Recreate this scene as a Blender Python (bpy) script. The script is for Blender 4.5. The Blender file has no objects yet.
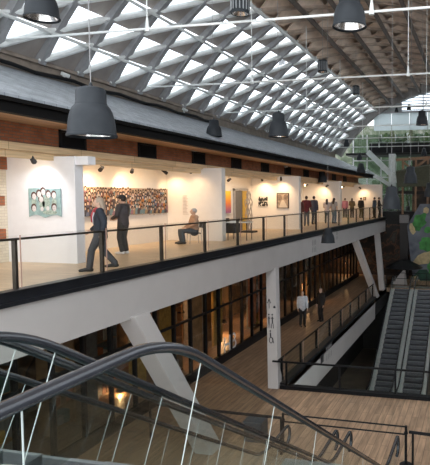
import bpy, bmesh, math, random
from mathutils import Vector, Matrix
random.seed(7)
C = bpy.context.scene.collection
sc = bpy.context.scene
sin, cos, PI = math.sin, math.cos, math.pi

# ------------------------------------------------------------------ camera
F, CX, CY = 560.0, 350.0, 232.5
YAW = math.atan(130/F); PIT = math.atan(34.5/F)
EYE = Vector((0, 0, 1.68))
FW = Vector((-sin(YAW)*cos(PIT), cos(YAW)*cos(PIT), -sin(PIT)))
RT = Vector((cos(YAW), sin(YAW), 0)); UP = RT.cross(FW)
cam = bpy.data.cameras.new('camera'); co = bpy.data.objects.new('camera', cam); C.objects.link(co)
co.matrix_world = Matrix((( RT.x, UP.x, -FW.x, EYE.x), (RT.y, UP.y, -FW.y, EYE.y), (RT.z, UP.z, -FW.z, EYE.z), (0, 0, 0, 1)))
cam.sensor_fit = 'AUTO'; cam.sensor_width = 36; cam.lens = F/465*36
cam.shift_x = -(CX-215)/465; cam.shift_y = 0
cam.clip_end = 500
sc.camera = co
def ray(x, y): return FW + RT*((x-CX)/F) - UP*((y-CY)/F)
def at(x, y, X=None, Y=None, Z=None, D=None):
    r = ray(x, y)
    t = D if D is not None else (X-EYE.x)/r.x if X is not None else (Y-EYE.y)/r.y if Y is not None else (Z-EYE.z)/r.z
    return EYE + r*t

# ------------------------------------------------------------------ materials
def nm(name):
    m = bpy.data.materials.new(name); m.use_nodes = True
    nt = m.node_tree; return m, nt, nt.nodes['Principled BSDF']
def mat(name, col, rough=0.6, metal=0.0, var=0.08, scale=6.0, bump=0.0, spec=0.5):
    m, nt, b = nm(name)
    b.inputs['Roughness'].default_value = rough; b.inputs['Metallic'].default_value = metal
    b.inputs['Specular IOR Level'].default_value = spec
    g = nt.nodes.new('ShaderNodeNewGeometry'); n = nt.nodes.new('ShaderNodeTexNoise')
    n.inputs['Scale'].default_value = scale; n.inputs['Detail'].default_value = 3
    nt.links.new(g.outputs['Position'], n.inputs['Vector'])
    r = nt.nodes.new('ShaderNodeValToRGB'); e = r.color_ramp.elements
    e[0].position = .3; e[1].position = .7
    e[0].color = (*[c*(1-var) for c in col], 1); e[1].color = (*[min(1, c*(1+var)) for c in col], 1)
    nt.links.new(n.outputs['Fac'], r.inputs['Fac']); nt.links.new(r.outputs['Color'], b.inputs['Base Color'])
    if bump:
        bp = nt.nodes.new('ShaderNodeBump'); bp.inputs['Strength'].default_value = bump
        nt.links.new(n.outputs['Fac'], bp.inputs['Height']); nt.links.new(bp.outputs['Normal'], b.inputs['Normal'])
    return m
def brickmat(name, c1, c2, mortar, bw, rh, ax=('Y', 'Z'), msize=.012, rough=.7, offset=.5, noise=.25, nstretch=(1, 1), bias=0.0, bump=0.0, spec=.4):
    m, nt, b = nm(name)
    b.inputs['Roughness'].default_value = rough; b.inputs['Specular IOR Level'].default_value = spec
    g = nt.nodes.new('ShaderNodeNewGeometry'); s = nt.nodes.new('ShaderNodeSeparateXYZ'); c = nt.nodes.new('ShaderNodeCombineXYZ')
    nt.links.new(g.outputs['Position'], s.inputs[0])
    nt.links.new(s.outputs[ax[0]], c.inputs['X']); nt.links.new(s.outputs[ax[1]], c.inputs['Y'])
    t = nt.nodes.new('ShaderNodeTexBrick'); t.offset = offset
    t.inputs['Scale'].default_value = 1; t.inputs['Brick Width'].default_value = bw; t.inputs['Row Height'].default_value = rh
    t.inputs['Mortar Size'].default_value = msize; t.inputs['Bias'].default_value = bias
    t.inputs['Color1'].default_value = (*c1, 1); t.inputs['Color2'].default_value = (*c2, 1); t.inputs['Mortar'].default_value = (*mortar, 1)
    nt.links.new(c.outputs[0], t.inputs['Vector'])
    mp = nt.nodes.new('ShaderNodeMapping'); mp.inputs['Scale'].default_value = (nstretch[0], nstretch[1], 1)
    nt.links.new(c.outputs[0], mp.inputs['Vector'])
    n = nt.nodes.new('ShaderNodeTexNoise'); n.inputs['Scale'].default_value = 2.5; n.inputs['Detail'].default_value = 4
    nt.links.new(mp.outputs[0], n.inputs['Vector'])
    mr = nt.nodes.new('ShaderNodeMapRange'); mr.inputs['From Min'].default_value = .3; mr.inputs['From Max'].default_value = .7
    mr.inputs['To Min'].default_value = 1-noise; mr.inputs['To Max'].default_value = 1+noise
    nt.links.new(n.outputs['Fac'], mr.inputs['Value'])
    mx = nt.nodes.new('ShaderNodeMix'); mx.data_type = 'RGBA'; mx.blend_type = 'MULTIPLY'; mx.inputs['Factor'].default_value = 1
    nt.links.new(t.outputs['Color'], mx.inputs['A']); nt.links.new(mr.outputs[0], mx.inputs['B'])
    nt.links.new(mx.outputs['Result'], b.inputs['Base Color'])
    if bump:
        bp = nt.nodes.new('ShaderNodeBump'); bp.inputs['Strength'].default_value = bump; bp.inputs['Distance'].default_value = .02
        nt.links.new(t.outputs['Fac'], bp.inputs['Height']); bp.invert = True; nt.links.new(bp.outputs['Normal'], b.inputs['Normal'])
    return m
def glassmat(name, tint=(.93, .96, .95), refl=.004, rough=0.0):
    m = bpy.data.materials.new(name); m.use_nodes = True; nt = m.node_tree; nt.nodes.clear()
    o = nt.nodes.new('ShaderNodeOutputMaterial'); t = nt.nodes.new('ShaderNodeBsdfTransparent'); g = nt.nodes.new('ShaderNodeBsdfGlossy')
    t.inputs['Color'].default_value = (*tint, 1); g.inputs['Roughness'].default_value = rough
    f = nt.nodes.new('ShaderNodeFresnel'); f.inputs['IOR'].default_value = 1.3
    a = nt.nodes.new('ShaderNodeMath'); a.operation = 'MULTIPLY_ADD'; a.inputs[1].default_value = .13; a.inputs[2].default_value = refl
    nt.links.new(f.outputs[0], a.inputs[0])
    x = nt.nodes.new('ShaderNodeMixShader'); nt.links.new(a.outputs[0], x.inputs[0]); nt.links.new(t.outputs[0], x.inputs[1]); nt.links.new(g.outputs[0], x.inputs[2])
    nt.links.new(x.outputs[0], o.inputs[0]); return m
def frostmat(name):
    m = bpy.data.materials.new(name); m.use_nodes = True; nt = m.node_tree; nt.nodes.clear()
    o = nt.nodes.new('ShaderNodeOutputMaterial'); t = nt.nodes.new('ShaderNodeBsdfTransparent'); g = nt.nodes.new('ShaderNodeBsdfTranslucent')
    t.inputs['Color'].default_value = (.90, .94, .98, 1); g.inputs['Color'].default_value = (.9, .92, .95, 1)
    x = nt.nodes.new('ShaderNodeMixShader'); x.inputs[0].default_value = .15
    nt.links.new(t.outputs[0], x.inputs[1]); nt.links.new(g.outputs[0], x.inputs[2]); nt.links.new(x.outputs[0], o.inputs[0]); return m
def emit(name, col, s):
    m = bpy.data.materials.new(name); m.use_nodes = True; nt = m.node_tree; nt.nodes.clear()
    o = nt.nodes.new('ShaderNodeOutputMaterial'); e = nt.nodes.new('ShaderNodeEmission'); e.inputs[0].default_value = (*col, 1); e.inputs[1].default_value = s
    nt.links.new(e.outputs[0], o.inputs[0]); return m
def rampmat(name, stops, axis='Z', lo=0.0, hi=1.0, noise=0.0, const=False, rough=.7, nscale=3.0):
    m, nt, b = nm(name); b.inputs['Roughness'].default_value = rough
    g = nt.nodes.new('ShaderNodeNewGeometry'); s = nt.nodes.new('ShaderNodeSeparateXYZ'); nt.links.new(g.outputs['Position'], s.inputs[0])
    mr = nt.nodes.new('ShaderNodeMapRange'); mr.inputs['From Min'].default_value = lo; mr.inputs['From Max'].default_value = hi
    n = nt.nodes.new('ShaderNodeTexNoise'); n.inputs['Scale'].default_value = nscale; nt.links.new(g.outputs['Position'], n.inputs['Vector'])
    if axis == 'N': nt.links.new(n.outputs['Fac'], mr.inputs['Value'])
    else:
        ma = nt.nodes.new('ShaderNodeMath'); ma.operation = 'MULTIPLY_ADD'; ma.inputs[1].default_value = noise
        nt.links.new(n.outputs['Fac'], ma.inputs[0]); nt.links.new(s.outputs[axis], ma.inputs[2]); nt.links.new(ma.outputs[0], mr.inputs['Value'])
    r = nt.nodes.new('ShaderNodeValToRGB'); e = r.color_ramp.elements
    if const: r.color_ramp.interpolation = 'CONSTANT'
    while len(e) < len(stops): e.new(.5)
    for k, (p, c) in enumerate(stops): e[k].position = p; e[k].color = (*c, 1)
    nt.links.new(mr.outputs[0], r.inputs['Fac']); nt.links.new(r.outputs['Color'], b.inputs['Base Color']); return m

def frostboard(name):
    m = bpy.data.materials.new(name); m.use_nodes = True; nt = m.node_tree; nt.nodes.clear()
    o = nt.nodes.new('ShaderNodeOutputMaterial'); t = nt.nodes.new('ShaderNodeBsdfDiffuse'); g = nt.nodes.new('ShaderNodeBsdfTranslucent')
    t.inputs['Color'].default_value = (.7, .76, .77, 1); g.inputs['Color'].default_value = (.80, .86, .88, 1)
    x = nt.nodes.new('ShaderNodeMixShader'); x.inputs[0].default_value = .5
    nt.links.new(t.outputs[0], x.inputs[1]); nt.links.new(g.outputs[0], x.inputs[2]); nt.links.new(x.outputs[0], o.inputs[0]); return m
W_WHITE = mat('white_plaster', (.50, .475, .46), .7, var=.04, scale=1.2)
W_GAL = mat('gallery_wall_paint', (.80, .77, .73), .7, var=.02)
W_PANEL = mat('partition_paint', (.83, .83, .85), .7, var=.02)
M_BLACK = mat('black_steel', (.008, .0085, .01), .5, .0, var=.2, spec=.2)
M_SILL = mat('edge_channel', (.012, .013, .016), .4, .0, var=.3, scale=3, spec=.3)
M_RAILW = mat('rail_bronze', (.05, .042, .035), .35, .5)
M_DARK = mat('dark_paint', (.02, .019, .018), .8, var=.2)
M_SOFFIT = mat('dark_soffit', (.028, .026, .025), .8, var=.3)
M_BRICK = brickmat('red_brick', (.40, .135, .055), (.27, .085, .035), (.20, .12, .08), .22, .075, msize=.012, noise=.25, bump=.3)
M_BRICKC = brickmat('cream_painted_brick', (.72, .66, .54), (.66, .60, .48), (.55, .48, .4), .22, .075, msize=.006, noise=.1)
M_SLATE = brickmat('slate_shingles', (.33, .365, .40), (.42, .455, .49), (.22, .245, .27), .35, .14, ax=('Y', 'X'), msize=.010, noise=.2, rough=.55, bump=.3)
M_PLY = brickmat('pale_plywood', (.74, .55, .33), (.68, .50, .29), (.45, .31, .17), 2.4, 1, msize=.01, noise=.18, nstretch=(.4, 9), rough=.55)
M_PLYS = brickmat('oak_soffit', (.42, .25, .13), (.36, .21, .11), (.14, .08, .05), 3.0, .33, ax=('Y', 'X'), msize=.012, noise=.2, nstretch=(.4, 6), rough=.5)
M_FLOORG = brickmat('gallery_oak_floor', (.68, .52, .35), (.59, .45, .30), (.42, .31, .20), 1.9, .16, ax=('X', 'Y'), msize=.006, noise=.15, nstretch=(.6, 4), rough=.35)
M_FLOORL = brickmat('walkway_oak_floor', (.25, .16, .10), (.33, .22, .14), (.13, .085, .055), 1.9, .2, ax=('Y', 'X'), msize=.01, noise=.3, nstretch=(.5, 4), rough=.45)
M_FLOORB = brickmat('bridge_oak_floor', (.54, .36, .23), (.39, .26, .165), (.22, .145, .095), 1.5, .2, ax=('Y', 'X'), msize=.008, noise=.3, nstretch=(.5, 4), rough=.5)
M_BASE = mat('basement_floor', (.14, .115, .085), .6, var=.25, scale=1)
M_LAMP = mat('lamp_charcoal', (.028, .032, .037), .5, .0, var=.1, spec=.16)
M_LAMPIN = mat('lamp_reflector', (.75, .72, .70), .2, .9)
M_CABLE = mat('pale_cable', (.25, .25, .25), .5)
M_WMETAL = mat('white_metal', (.82, .85, .84), .4, .1, var=.05)
M_FIN = mat('grey_steel_rib', (.36, .365, .375), .5, .3, var=.1)
M_GPANEL = mat('grey_roof_panel', (.36, .325, .30), .7, var=.12, scale=2)
M_TLIN = mat('timber_lining', (.74, .60, .49), .7, var=.16, scale=2.2)
M_TSTR = mat('timber_batten', (.50, .40, .32), .7, var=.2, scale=2.2)
M_PURD = mat('dark_purlin', (.15, .125, .11), .6, var=.2)
M_ROOFG = frostmat('roof_glass')
M_GLASS = glassmat('clear_glass', (.975, .985, .98))
M_GLASSG = glassmat('green_tinted_glass', (.955, .975, .968), .004)
M_GLASSS = glassmat('shop_glass', (.91, .91, .89), .012)
M_EDGE = mat('glass_edge', (.55, .58, .57), .3, var=.02)
M_RUB = mat('handrail_rubber', (.022, .024, .030), .23, .0, var=.15, spec=.9)
M_STEEL = mat('brushed_steel', (.50, .52, .51), .38, .7, var=.06)
M_DECK = mat('escalator_deck', (.60, .62, .60), .42, .35, var=.08)
M_STEP = mat('escalator_step', (.085, .09, .10), .5, .5, var=.2)
M_STEPN = mat('step_edge', (.28, .30, .31), .4, .6)
M_TRUSS = mat('escalator_truss', (.03, .045, .05), .5, .2)
M_BULB = emit('warm_bulb', (1, .72, .42), 14)
M_WARML = emit('shop_lamp_glow', (1, .55, .22), 9)
M_INK = mat('dark_ink', (.03, .03, .035), .6)
M_INKG = mat('grey_ink', (.30, .29, .28), .6)
M_VINYL = mat('white_vinyl', (.75, .78, .8), .5)

# ------------------------------------------------------------------ mesh builder
class MB:
    def __init__(s): s.v = []; s.f = []; s.mi = []; s.cur = 0
    def add(s, vs, fs):
        o = len(s.v); s.v += [Vector(p) for p in vs]
        for f in fs: s.f.append([o+i for i in f]); s.mi.append(s.cur)
        return s
    def box(s, x0, x1, y0, y1, z0, z1):
        return s.add([(x0,y0,z0),(x1,y0,z0),(x1,y1,z0),(x0,y1,z0),(x0,y0,z1),(x1,y0,z1),(x1,y1,z1),(x0,y1,z1)],
                     [(0,3,2,1),(4,5,6,7),(0,1,5,4),(1,2,6,5),(2,3,7,6),(3,0,4,7)])
    def prism(s, p, q, wx, wy):      # horizontal sections, may lean
        vs = []
        for c in (p, q):
            for a, b in ((-1,-1),(1,-1),(1,1),(-1,1)): vs.append((c[0]+a*wx/2, c[1]+b*wy/2, c[2]))
        return s.add(vs, [(0,3,2,1),(4,5,6,7),(0,1,5,4),(1,2,6,5),(2,3,7,6),(3,0,4,7)])
    def bar(s, p, q, w, h, upv=(0,0,1)):
        p, q = Vector(p), Vector(q); d = (q-p).normalized(); u = Vector(upv)
        if abs(d.dot(u)) > .97: u = Vector((1,0,0))
        r = d.cross(u).normalized(); u = r.cross(d).normalized(); vs = []
        for c in (p, q):
            for a, b in ((-1,-1),(1,-1),(1,1),(-1,1)): vs.append(c + r*(a*w/2) + u*(b*h/2))
        return s.add(vs, [(0,3,2,1),(4,5,6,7),(0,1,5,4),(1,2,6,5),(2,3,7,6),(3,0,4,7)])
    def sweep(s, pts, prof, closed_caps=True, upv=(0,0,1), side=None):
        pts = [Vector(p) for p in pts]; n = len(prof); o = len(s.v); vs = []
        for i, p in enumerate(pts):
            d = (pts[min(i+1,len(pts)-1)] - pts[max(i-1,0)]).normalized()
            if side is not None: r = Vector(side); u = r.cross(d).normalized()
            else:
                u = Vector(upv)
                if abs(d.dot(u)) > .97: u = Vector((0,1,0))
                r = d.cross(u).normalized(); u = r.cross(d).normalized()
            for a, b in prof: vs.append(p + r*a + u*b)
        fs = []
        for i in range(len(pts)-1):
            for k in range(n): fs.append((i*n+k, i*n+(k+1)%n, (i+1)*n+(k+1)%n, (i+1)*n+k))
        if closed_caps: fs.append(tuple(range(n))[::-1]); fs.append(tuple((len(pts)-1)*n+k for k in range(n)))
        return s.add(vs, fs)
    def tube(s, p, q, r0, r1=None, n=10):
        r1 = r0 if r1 is None else r1
        p, q = Vector(p), Vector(q); d = (q-p).normalized(); u = Vector((0,0,1))
        if abs(d.z) > .97: u = Vector((1,0,0))
        a = d.cross(u).normalized(); b = a.cross(d); vs = []
        for c, r in ((p, r0), (q, r1)):
            for k in range(n): t = 2*PI*k/n; vs.append(c + a*(r*cos(t)) + b*(r*sin(t)))
        fs = [(k, (k+1)%n, n+(k+1)%n, n+k) for k in range(n)] + [tuple(range(n))[::-1], tuple(range(n, 2*n))]
        return s.add(vs, fs)
    def lathe(s, prof, c=(0,0,0), n=24):
        vs = []; c = Vector(c)
        for r, z in prof:
            for k in range(n): t = 2*PI*k/n; vs.append(c + Vector((r*cos(t), r*sin(t), z)))
        fs = []
        for i in range(len(prof)-1):
            for k in range(n): fs.append((i*n+k, i*n+(k+1)%n, (i+1)*n+(k+1)%n, (i+1)*n+k))
        return s.add(vs, fs)
    def ball(s, c, r, n=10, m=7):
        if not hasattr(r, '__len__'): r = (r, r, r)
        vs = []; c = Vector(c)
        for i in range(m+1):
            ph = PI*i/m
            for k in range(n): t = 2*PI*k/n; vs.append(c + Vector((r[0]*sin(ph)*cos(t), r[1]*sin(ph)*sin(t), -r[2]*cos(ph))))
        fs = [(i*n+k, i*n+(k+1)%n, (i+1)*n+(k+1)%n, (i+1)*n+k) for i in range(m) for k in range(n)]
        return s.add(vs, fs)
    def tri(s, a, b, c, nrm, th):   # triangular slab
        a, b, c = Vector(a), Vector(b), Vector(c); n = Vector(nrm).normalized()*th
        return s.add([a,b,c,a+n,b+n,c+n], [(0,2,1),(3,4,5),(0,1,4,3),(1,2,5,4),(2,0,3,5)])
    def build(s, name, m, parent=None, smooth=False, loc=None, bevel=0):
        org = Vector((0,0,0))
        if parent is not None:
            r = parent
            while r.parent: r = r.parent
            org = Vector(r.location)
        elif loc is not None: org = Vector(loc)
        me = bpy.data.meshes.new(name)
        me.from_pydata([tuple(p-org) for p in s.v], [], s.f)
        ms = m if isinstance(m, (list, tuple)) else [m]
        for x in ms: me.materials.append(x)
        if len(ms) > 1: me.polygons.foreach_set('material_index', s.mi)
        bm = bmesh.new(); bm.from_mesh(me); bmesh.ops.remove_doubles(bm, verts=bm.verts, dist=1e-5) if smooth else None
        bmesh.ops.recalc_face_normals(bm, faces=bm.faces); bm.to_mesh(me); bm.free()
        if smooth:
            me.polygons.foreach_set('use_smooth', [True]*len(me.polygons))
            try: me.set_sharp_from_angle(angle=math.radians(45))
            except Exception: pass
        o = bpy.data.objects.new(name, me); C.objects.link(o)
        if parent is not None: o.parent = parent
        elif loc is not None: o.location = loc
        if bevel:
            b = o.modifiers.new('bevel', 'BEVEL'); b.width = bevel; b.segments = 2; b.limit_method = 'ANGLE'
        return o
def tag(o, label, cat, group=None, kind=None):
    o['label'] = label; o['category'] = cat
    if group: o['group'] = group
    if kind: o['kind'] = kind
    return o
def thing(name, loc, label, cat, group=None, kind=None):
    o = bpy.data.objects.new(name, None); o.empty_display_size = .1; C.objects.link(o); o.location = loc
    return tag(o, label, cat, group, kind)
def st(name, mb, m, label, cat='structure', loc=None, **k): return tag(mb.build(name, m, loc=loc, **k), label, cat, kind='structure')
def B(*a): return MB().box(*a)
def copy_tree(o, parent=None):
    c = o.copy(); C.objects.link(c)
    if parent: c.parent = parent
    for ch in list(o.children): copy_tree(ch, c)
    return c

# ------------------------------------------------------------------ levels
ZL, ZB = -5.2, -10.5           # lower walkway, basement
GE, GB, GN, GF = -8.0, -12.1, 5.0, 48.0   # gallery edge, back wall, near and far end
# floors
st('floor', B(GB-.2, GE, GN, GF, -.3, 0), M_FLOORG, 'pale oak plank floor of the upper gallery', 'floor')
lw = B(-14, -6.9, -2, 50, ZL-.3, ZL)
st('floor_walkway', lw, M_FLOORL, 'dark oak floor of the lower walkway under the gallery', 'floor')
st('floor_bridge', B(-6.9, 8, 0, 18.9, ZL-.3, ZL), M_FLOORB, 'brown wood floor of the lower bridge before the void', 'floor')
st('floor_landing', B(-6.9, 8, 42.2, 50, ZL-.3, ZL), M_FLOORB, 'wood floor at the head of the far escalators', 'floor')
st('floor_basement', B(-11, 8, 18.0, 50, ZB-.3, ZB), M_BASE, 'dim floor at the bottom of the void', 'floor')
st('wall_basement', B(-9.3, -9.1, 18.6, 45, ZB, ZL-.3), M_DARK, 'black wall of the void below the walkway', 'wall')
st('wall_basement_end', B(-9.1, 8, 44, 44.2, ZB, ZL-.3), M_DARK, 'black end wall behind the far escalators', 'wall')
# gallery edge
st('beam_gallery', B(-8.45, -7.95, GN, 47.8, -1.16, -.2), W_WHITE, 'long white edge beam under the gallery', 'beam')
ch = MB(); ch.box(-8.12, -7.93, GN, 47.8, -.2, .05); ch.box(-7.93, -7.87, GN, 47.8, -.2, -.13); ch.box(-8.12,-7.9,GN,47.8,.03,.06)
st('trim_gallery_edge', ch, M_SILL, 'black steel channel along the gallery edge', 'trim')
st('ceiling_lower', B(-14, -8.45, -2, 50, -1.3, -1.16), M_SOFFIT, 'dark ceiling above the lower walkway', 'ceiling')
# back wall, ceiling, facade above
st('wall_back', B(GB-.25, GB, 12.35, 50, 0, 3.0), W_GAL, 'long white back wall of the gallery', 'wall')
wl = MB(); wl.box(GB-.25, GB, 4, 12.35, 0, 3.0)
wlo = st('wall_brick_left', wl, M_BRICKC, 'cream painted brick wall left of the first partition', 'wall')
rb = MB()
for z0, y0, y1 in ((.18, 11.55, 11.95), (.62, 11.7, 12.2), (1.05, 11.5, 11.9), (1.48, 11.7, 12.2), (1.95, 11.5, 11.9)):
    rb.box(GB, GB+.04, y0, y1, z0, z0+.26)
rb.box(GB, GB+.05, 8, 12.3, 2.42, 3.0)
rb.build('red_brick_band', M_BRICK, wlo)
al = thing('alarm_box', (GB+.06, 11.78, 1.28), 'small red alarm box on the cream brick wall', 'alarm')
B(GB+.04, GB+.12, 11.7, 11.86, 1.2, 1.38).build('box', mat('alarm_red', (.55, .05, .04), .4), al)
B(GB+.12, GB+.125, 11.74, 11.82, 1.25, 1.33).build('label_plate', M_VINYL, al)
st('ceiling_gallery', B(GB, -10.62, GN, 50, 2.95, 3.03), mat('gallery_ceiling', (.55, .46, .36), .8), 'timber ceiling above the gallery', 'ceiling')
fb = MB(); fb.box(-10.66, -10.52, GN, 48.5, 2.80, 2.97); fb.box(-10.75, -10.62, GN, 48.5, 2.63, 2.79)
st('trim_plywood', fb, M_PLY, 'pale plywood fascia above the gallery opening', 'trim')
st('wall_brick_upper', B(-10.9, -10.6, GN, 49, 2.97, 3.46), M_BRICK, 'red brick band under the slate roof', 'wall')
st('trim_soffit', B(-10.7, -9.3, GN, 49, 3.44, 3.5), M_PLYS, 'brown timber soffit under the roof eave', 'trim')
for k in range(11):
    y = 12.47 + 3.42*k - 3.42
    w = thing('window_%d' % (k+1), (-10.6, y+.49, 2.99), 'black clerestory window set in the brick band', 'window', 'clerestory windows in the brick band', 'structure')
    f = MB(); f.box(-10.62, -10.54, y, y+.06, 2.98, 3.44); f.box(-10.62, -10.54, y+.92, y+.98, 2.98, 3.44); f.box(-10.62, -10.54, y, y+.98, 3.38, 3.44); f.box(-10.62,-10.54,y,y+.98,2.98,3.02)
    f.build('frame', M_BLACK, w); B(-10.6, -10.57, y+.06, y+.92, 3.02, 3.38).build('pane', mat('dark_pane', (.008, .008, .009), .6, spec=.1) if k == 0 else bpy.data.materials['dark_pane'], w)
g = MB(); g.box(-9.42, -9.28, GN, 49, 3.40, 3.74); g.box(-9.30, -9.16, GN, 49, 3.62, 3.70); g.box(-9.28, -9.22, GN, 49, 3.40, 3.46)
st('trim_gutter', g, mat('black_gutter', (.008, .0075, .0075), .7, .0, spec=.12), 'black gutter along the roof eave', 'trim')
# slate roof (sloped slab)
sl = MB(); sl.add([(-9.25, GN, 3.70), (-9.25, 49.5, 3.70), (-13.0, 49.5, 5.28), (-13.0, GN, 5.28), (-9.25, GN, 3.78), (-9.25, 49.5, 3.78), (-13.0, 49.5, 5.36), (-13.0, GN, 5.36)],
                [(0,1,2,3),(7,6,5,4),(0,4,5,1),(1,5,6,2),(2,6,7,3),(3,7,4,0)])
st('roof_slate', sl, M_SLATE, 'sloping grey slate roof over the gallery', 'roof')
wp = MB(); wp.box(-13.2, -12.98, GN, 50, 5.2, 5.75); wp.box(-13.05, -12.86, GN, 50, 5.68, 5.78)
st('wall_plate', wp, mat('brown_wall_plate', (.27, .225, .185), .7, var=.2, scale=3), 'brown timber wall plate where the glazed vault springs', 'wall')
gap_strip = MB(); gap_strip.sweep([(-12.8, 7+.8*k, 5.40+.04*sin(k*1.9)) for k in range(24)], [(.05*cos(t), .06*sin(t)) for t in [2*PI*i/8 for i in range(8)]])  # black strip modelled in place of the shaded gap between slate and wall plate
tag(gap_strip.build('cable', M_BLACK, smooth=True, loc=(-12.8, 7, 5.4)), 'black strip standing in for the dark gap along the top of the slate roof', 'cable')

# ------------------------------------------------------------------ vaulted roof
VC, VR = Vector((-2.5, 0, -.48)), 12.13
TH = [-59.2, -54.3, -49.6, -44.9, -39.3, -33.6, -28.4, -23.2, -18.0, -12.8, -7.6, -2.4, 2.8, 8.0, 13.2, 18.4, 23.6, 28.6, 33.6, 39.3, 44.9, 49.6, 54.3, 59.2]
LASTB = 18
YJ = [14.5 + 1.65*k for k in range(-4, 22)]; YJ[-1] = 50.0 if YJ[-1] > 49 else YJ[-1]
def N(i, y, dr=0.0):
    t = math.radians(TH[i] if isinstance(i, int) else i); return Vector((VC.x + (VR+dr)*sin(t), y, VC.z + (VR+dr)*cos(t)))
lining = MB(); 
for i in range(5, LASTB):
    for j in range(len(YJ)-1):
        L, R_, Bq, T = N(i, YJ[j]), N(i+1, YJ[j+1]), N(i, YJ[j+1]), N(i+1, YJ[j])
        nr = (L+R_)/2 - Vector((VC.x, (L.y+R_.y)/2, VC.z))
        dip = nr.normalized()*.34
        lining.cur = 0; lining.tri(L+dip*0, R_, T+dip, nr, .05); lining.tri(L, Bq+dip, R_, nr, .05)
        lining.cur = 1; lining.sweep([L-nr.normalized()*.02, R_-nr.normalized()*.02], [(-.09,-.05),(.09,-.05),(.09,.06),(-.09,.06)], upv=nr)
lining.cur = 0
for i in range(5, LASTB):
    a, b = TH[i], TH[i+1]
    p_ = [N(a, 5.0, .36), N(a, 50.4, .36), N(b, 50.4, .36), N(b, 5.0, .36)]; q_ = [N(a, 5.0, .42), N(a, 50.4, .42), N(b, 50.4, .42), N(b, 5.0, .42)]
    lining.add(p_+q_, [(0,1,2,3),(7,6,5,4),(0,4,5,1),(1,5,6,2),(2,6,7,3),(3,7,4,0)])
for i in (5, LASTB):
    a = TH[i]; lining.add([N(a, 5.0, -.05), N(a, 50.4, -.05), N(a, 50.4, .42), N(a, 5.0, .42)], [(0,1,2,3)])
ceil = lining.build('ceiling', [M_TLIN, M_TSTR]); tag(ceil, 'barrel vault of brown timber and white glazed lattice over the hall', 'ceiling', kind='structure')
glz = MB(); gp = MB()
for i in [0, 1, 2, 3, 4] + list(range(LASTB, len(TH)-1)):
    for j in range(len(YJ)-1):
        L, R_, Bq, T = N(i, YJ[j]), N(i+1, YJ[j+1]), N(i, YJ[j+1]), N(i+1, YJ[j])
        nr = ((L+R_)/2 - Vector((VC.x, (L.y+R_.y)/2, VC.z))).normalized()
        glz.add([L+nr*.1, R_+nr*.1, T+nr*.1], [(0,1,2)])
        gp.tri(L, Bq+nr*.12, R_, nr, .05)
glz.build('glazing', M_ROOFG, ceil); gp.build('opaque_panel', M_GPANEL, ceil)
for j in range(len(YJ)):
    rib = MB(); pts = [N(TH[0] + (TH[5]-TH[0])*k/14, YJ[j], -.03) for k in range(15)]
    rib.sweep(pts, [(-.11,-.12),(.11,-.12),(.11,.12),(-.11,.12)], side=(0,1,0)); rib.build('rib', M_FIN, ceil)
ns = 0; rest = MB()
for j in range(len(YJ)-1):
    for i in range(5):
        L, R_ = N(i, YJ[j]), N(i+1, YJ[j+1]); d = (R_-L).normalized(); nr = ((L+R_)/2 - Vector((VC.x, (L.y+R_.y)/2, VC.z))).normalized()
        up_ = (N(i+1, YJ[j])-N(i, YJ[j+1])).normalized()*.13; a, b = L-nr*.07+up_, R_-nr*.07+up_
        s_ = MB() if ns < 100 else rest
        s_.tube(a, a+d*.32, .05, .12, 10); s_.tube(a+d*.32, b-d*.32, .12, .12, 10); s_.tube(b-d*.32, b, .12, .05, 10)
        if ns < 100: s_.build('strut', M_WMETAL, ceil)
        ns += 1
ro = rest.build('strut', M_WMETAL, ceil); ro['kind'] = 'stuff'
for th, r, m_ in ((-54.3, .055, M_WMETAL), (-45.0, .055, M_WMETAL), (-33.6, .09, M_WMETAL)):
    MB().tube(N(th, GN, -.24), N(th, 50, -.24), r, r, 8).build('purlin', m_, ceil)
for th in (-27.0, -20.8, -13.7, -6.6, .5, 7.6, 14.7, 21.8):
    p = MB(); 
    p.bar(N(th, GN, -.28), N(th, 50, -.28), .10, .30, upv=N(th, 0)-VC); p.bar(N(th, GN, -.42), N(th, 50, -.42), .2, .05, upv=N(th, 0)-VC)
    p.build('purlin', M_PURD, ceil)
for y in (12.98, 19.7, 26.4, 33.1, 39.8, 46.5):
    t_ = MB().tube((-12.85, y, 5.97), (7.8, y, 5.97), .032, .032, 8).build('tie_rod', M_WMETAL, ceil)
    for hx in (-8.3, -2.5):
        a = math.asin((hx-VC.x)/VR); MB().tube((hx, y, 5.97), (hx, y, VC.z+VR*cos(a)-.2), .015, .015, 6).tube((hx, y, 5.9),(hx, y, 6.25), .07, .025, 6).build('hanger', M_WMETAL, t_)

# opposite side of the hall, mirrored
st('floor_gallery_right', B(3.0, 7.1, 3, 48, -1.2, 0), mat('right_slab', (.16, .14, .12), .8), 'floor slab of the gallery on the opposite side of the hall', 'floor')
st('wall_right', B(7.1, 7.35, 1, 50, ZB, 5.6), mat('right_wall_paint', (.13, .115, .10), .8, var=.2, scale=.8), 'brown wall on the opposite side of the hall', 'wall')
sr = MB(); sr.add([(4.25, GN, 3.70), (4.25, 49.5, 3.70), (8.0, 49.5, 5.28), (8.0, GN, 5.28), (4.25, GN, 3.78), (4.25, 49.5, 3.78), (8.0, 49.5, 5.36), (8.0, GN, 5.36)], [(0,1,2,3),(7,6,5,4),(0,4,5,1),(1,5,6,2),(2,6,7,3),(3,7,4,0)])
st('roof_slate_right', sr, M_SLATE, 'sloping slate roof on the opposite side of the hall', 'roof')
st('wall_plate_right', B(7.9, 8.2, GN, 50, 5.2, 5.75), bpy.data.materials['brown_wall_plate'], 'wall plate on the opposite side of the hall', 'wall')
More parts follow.
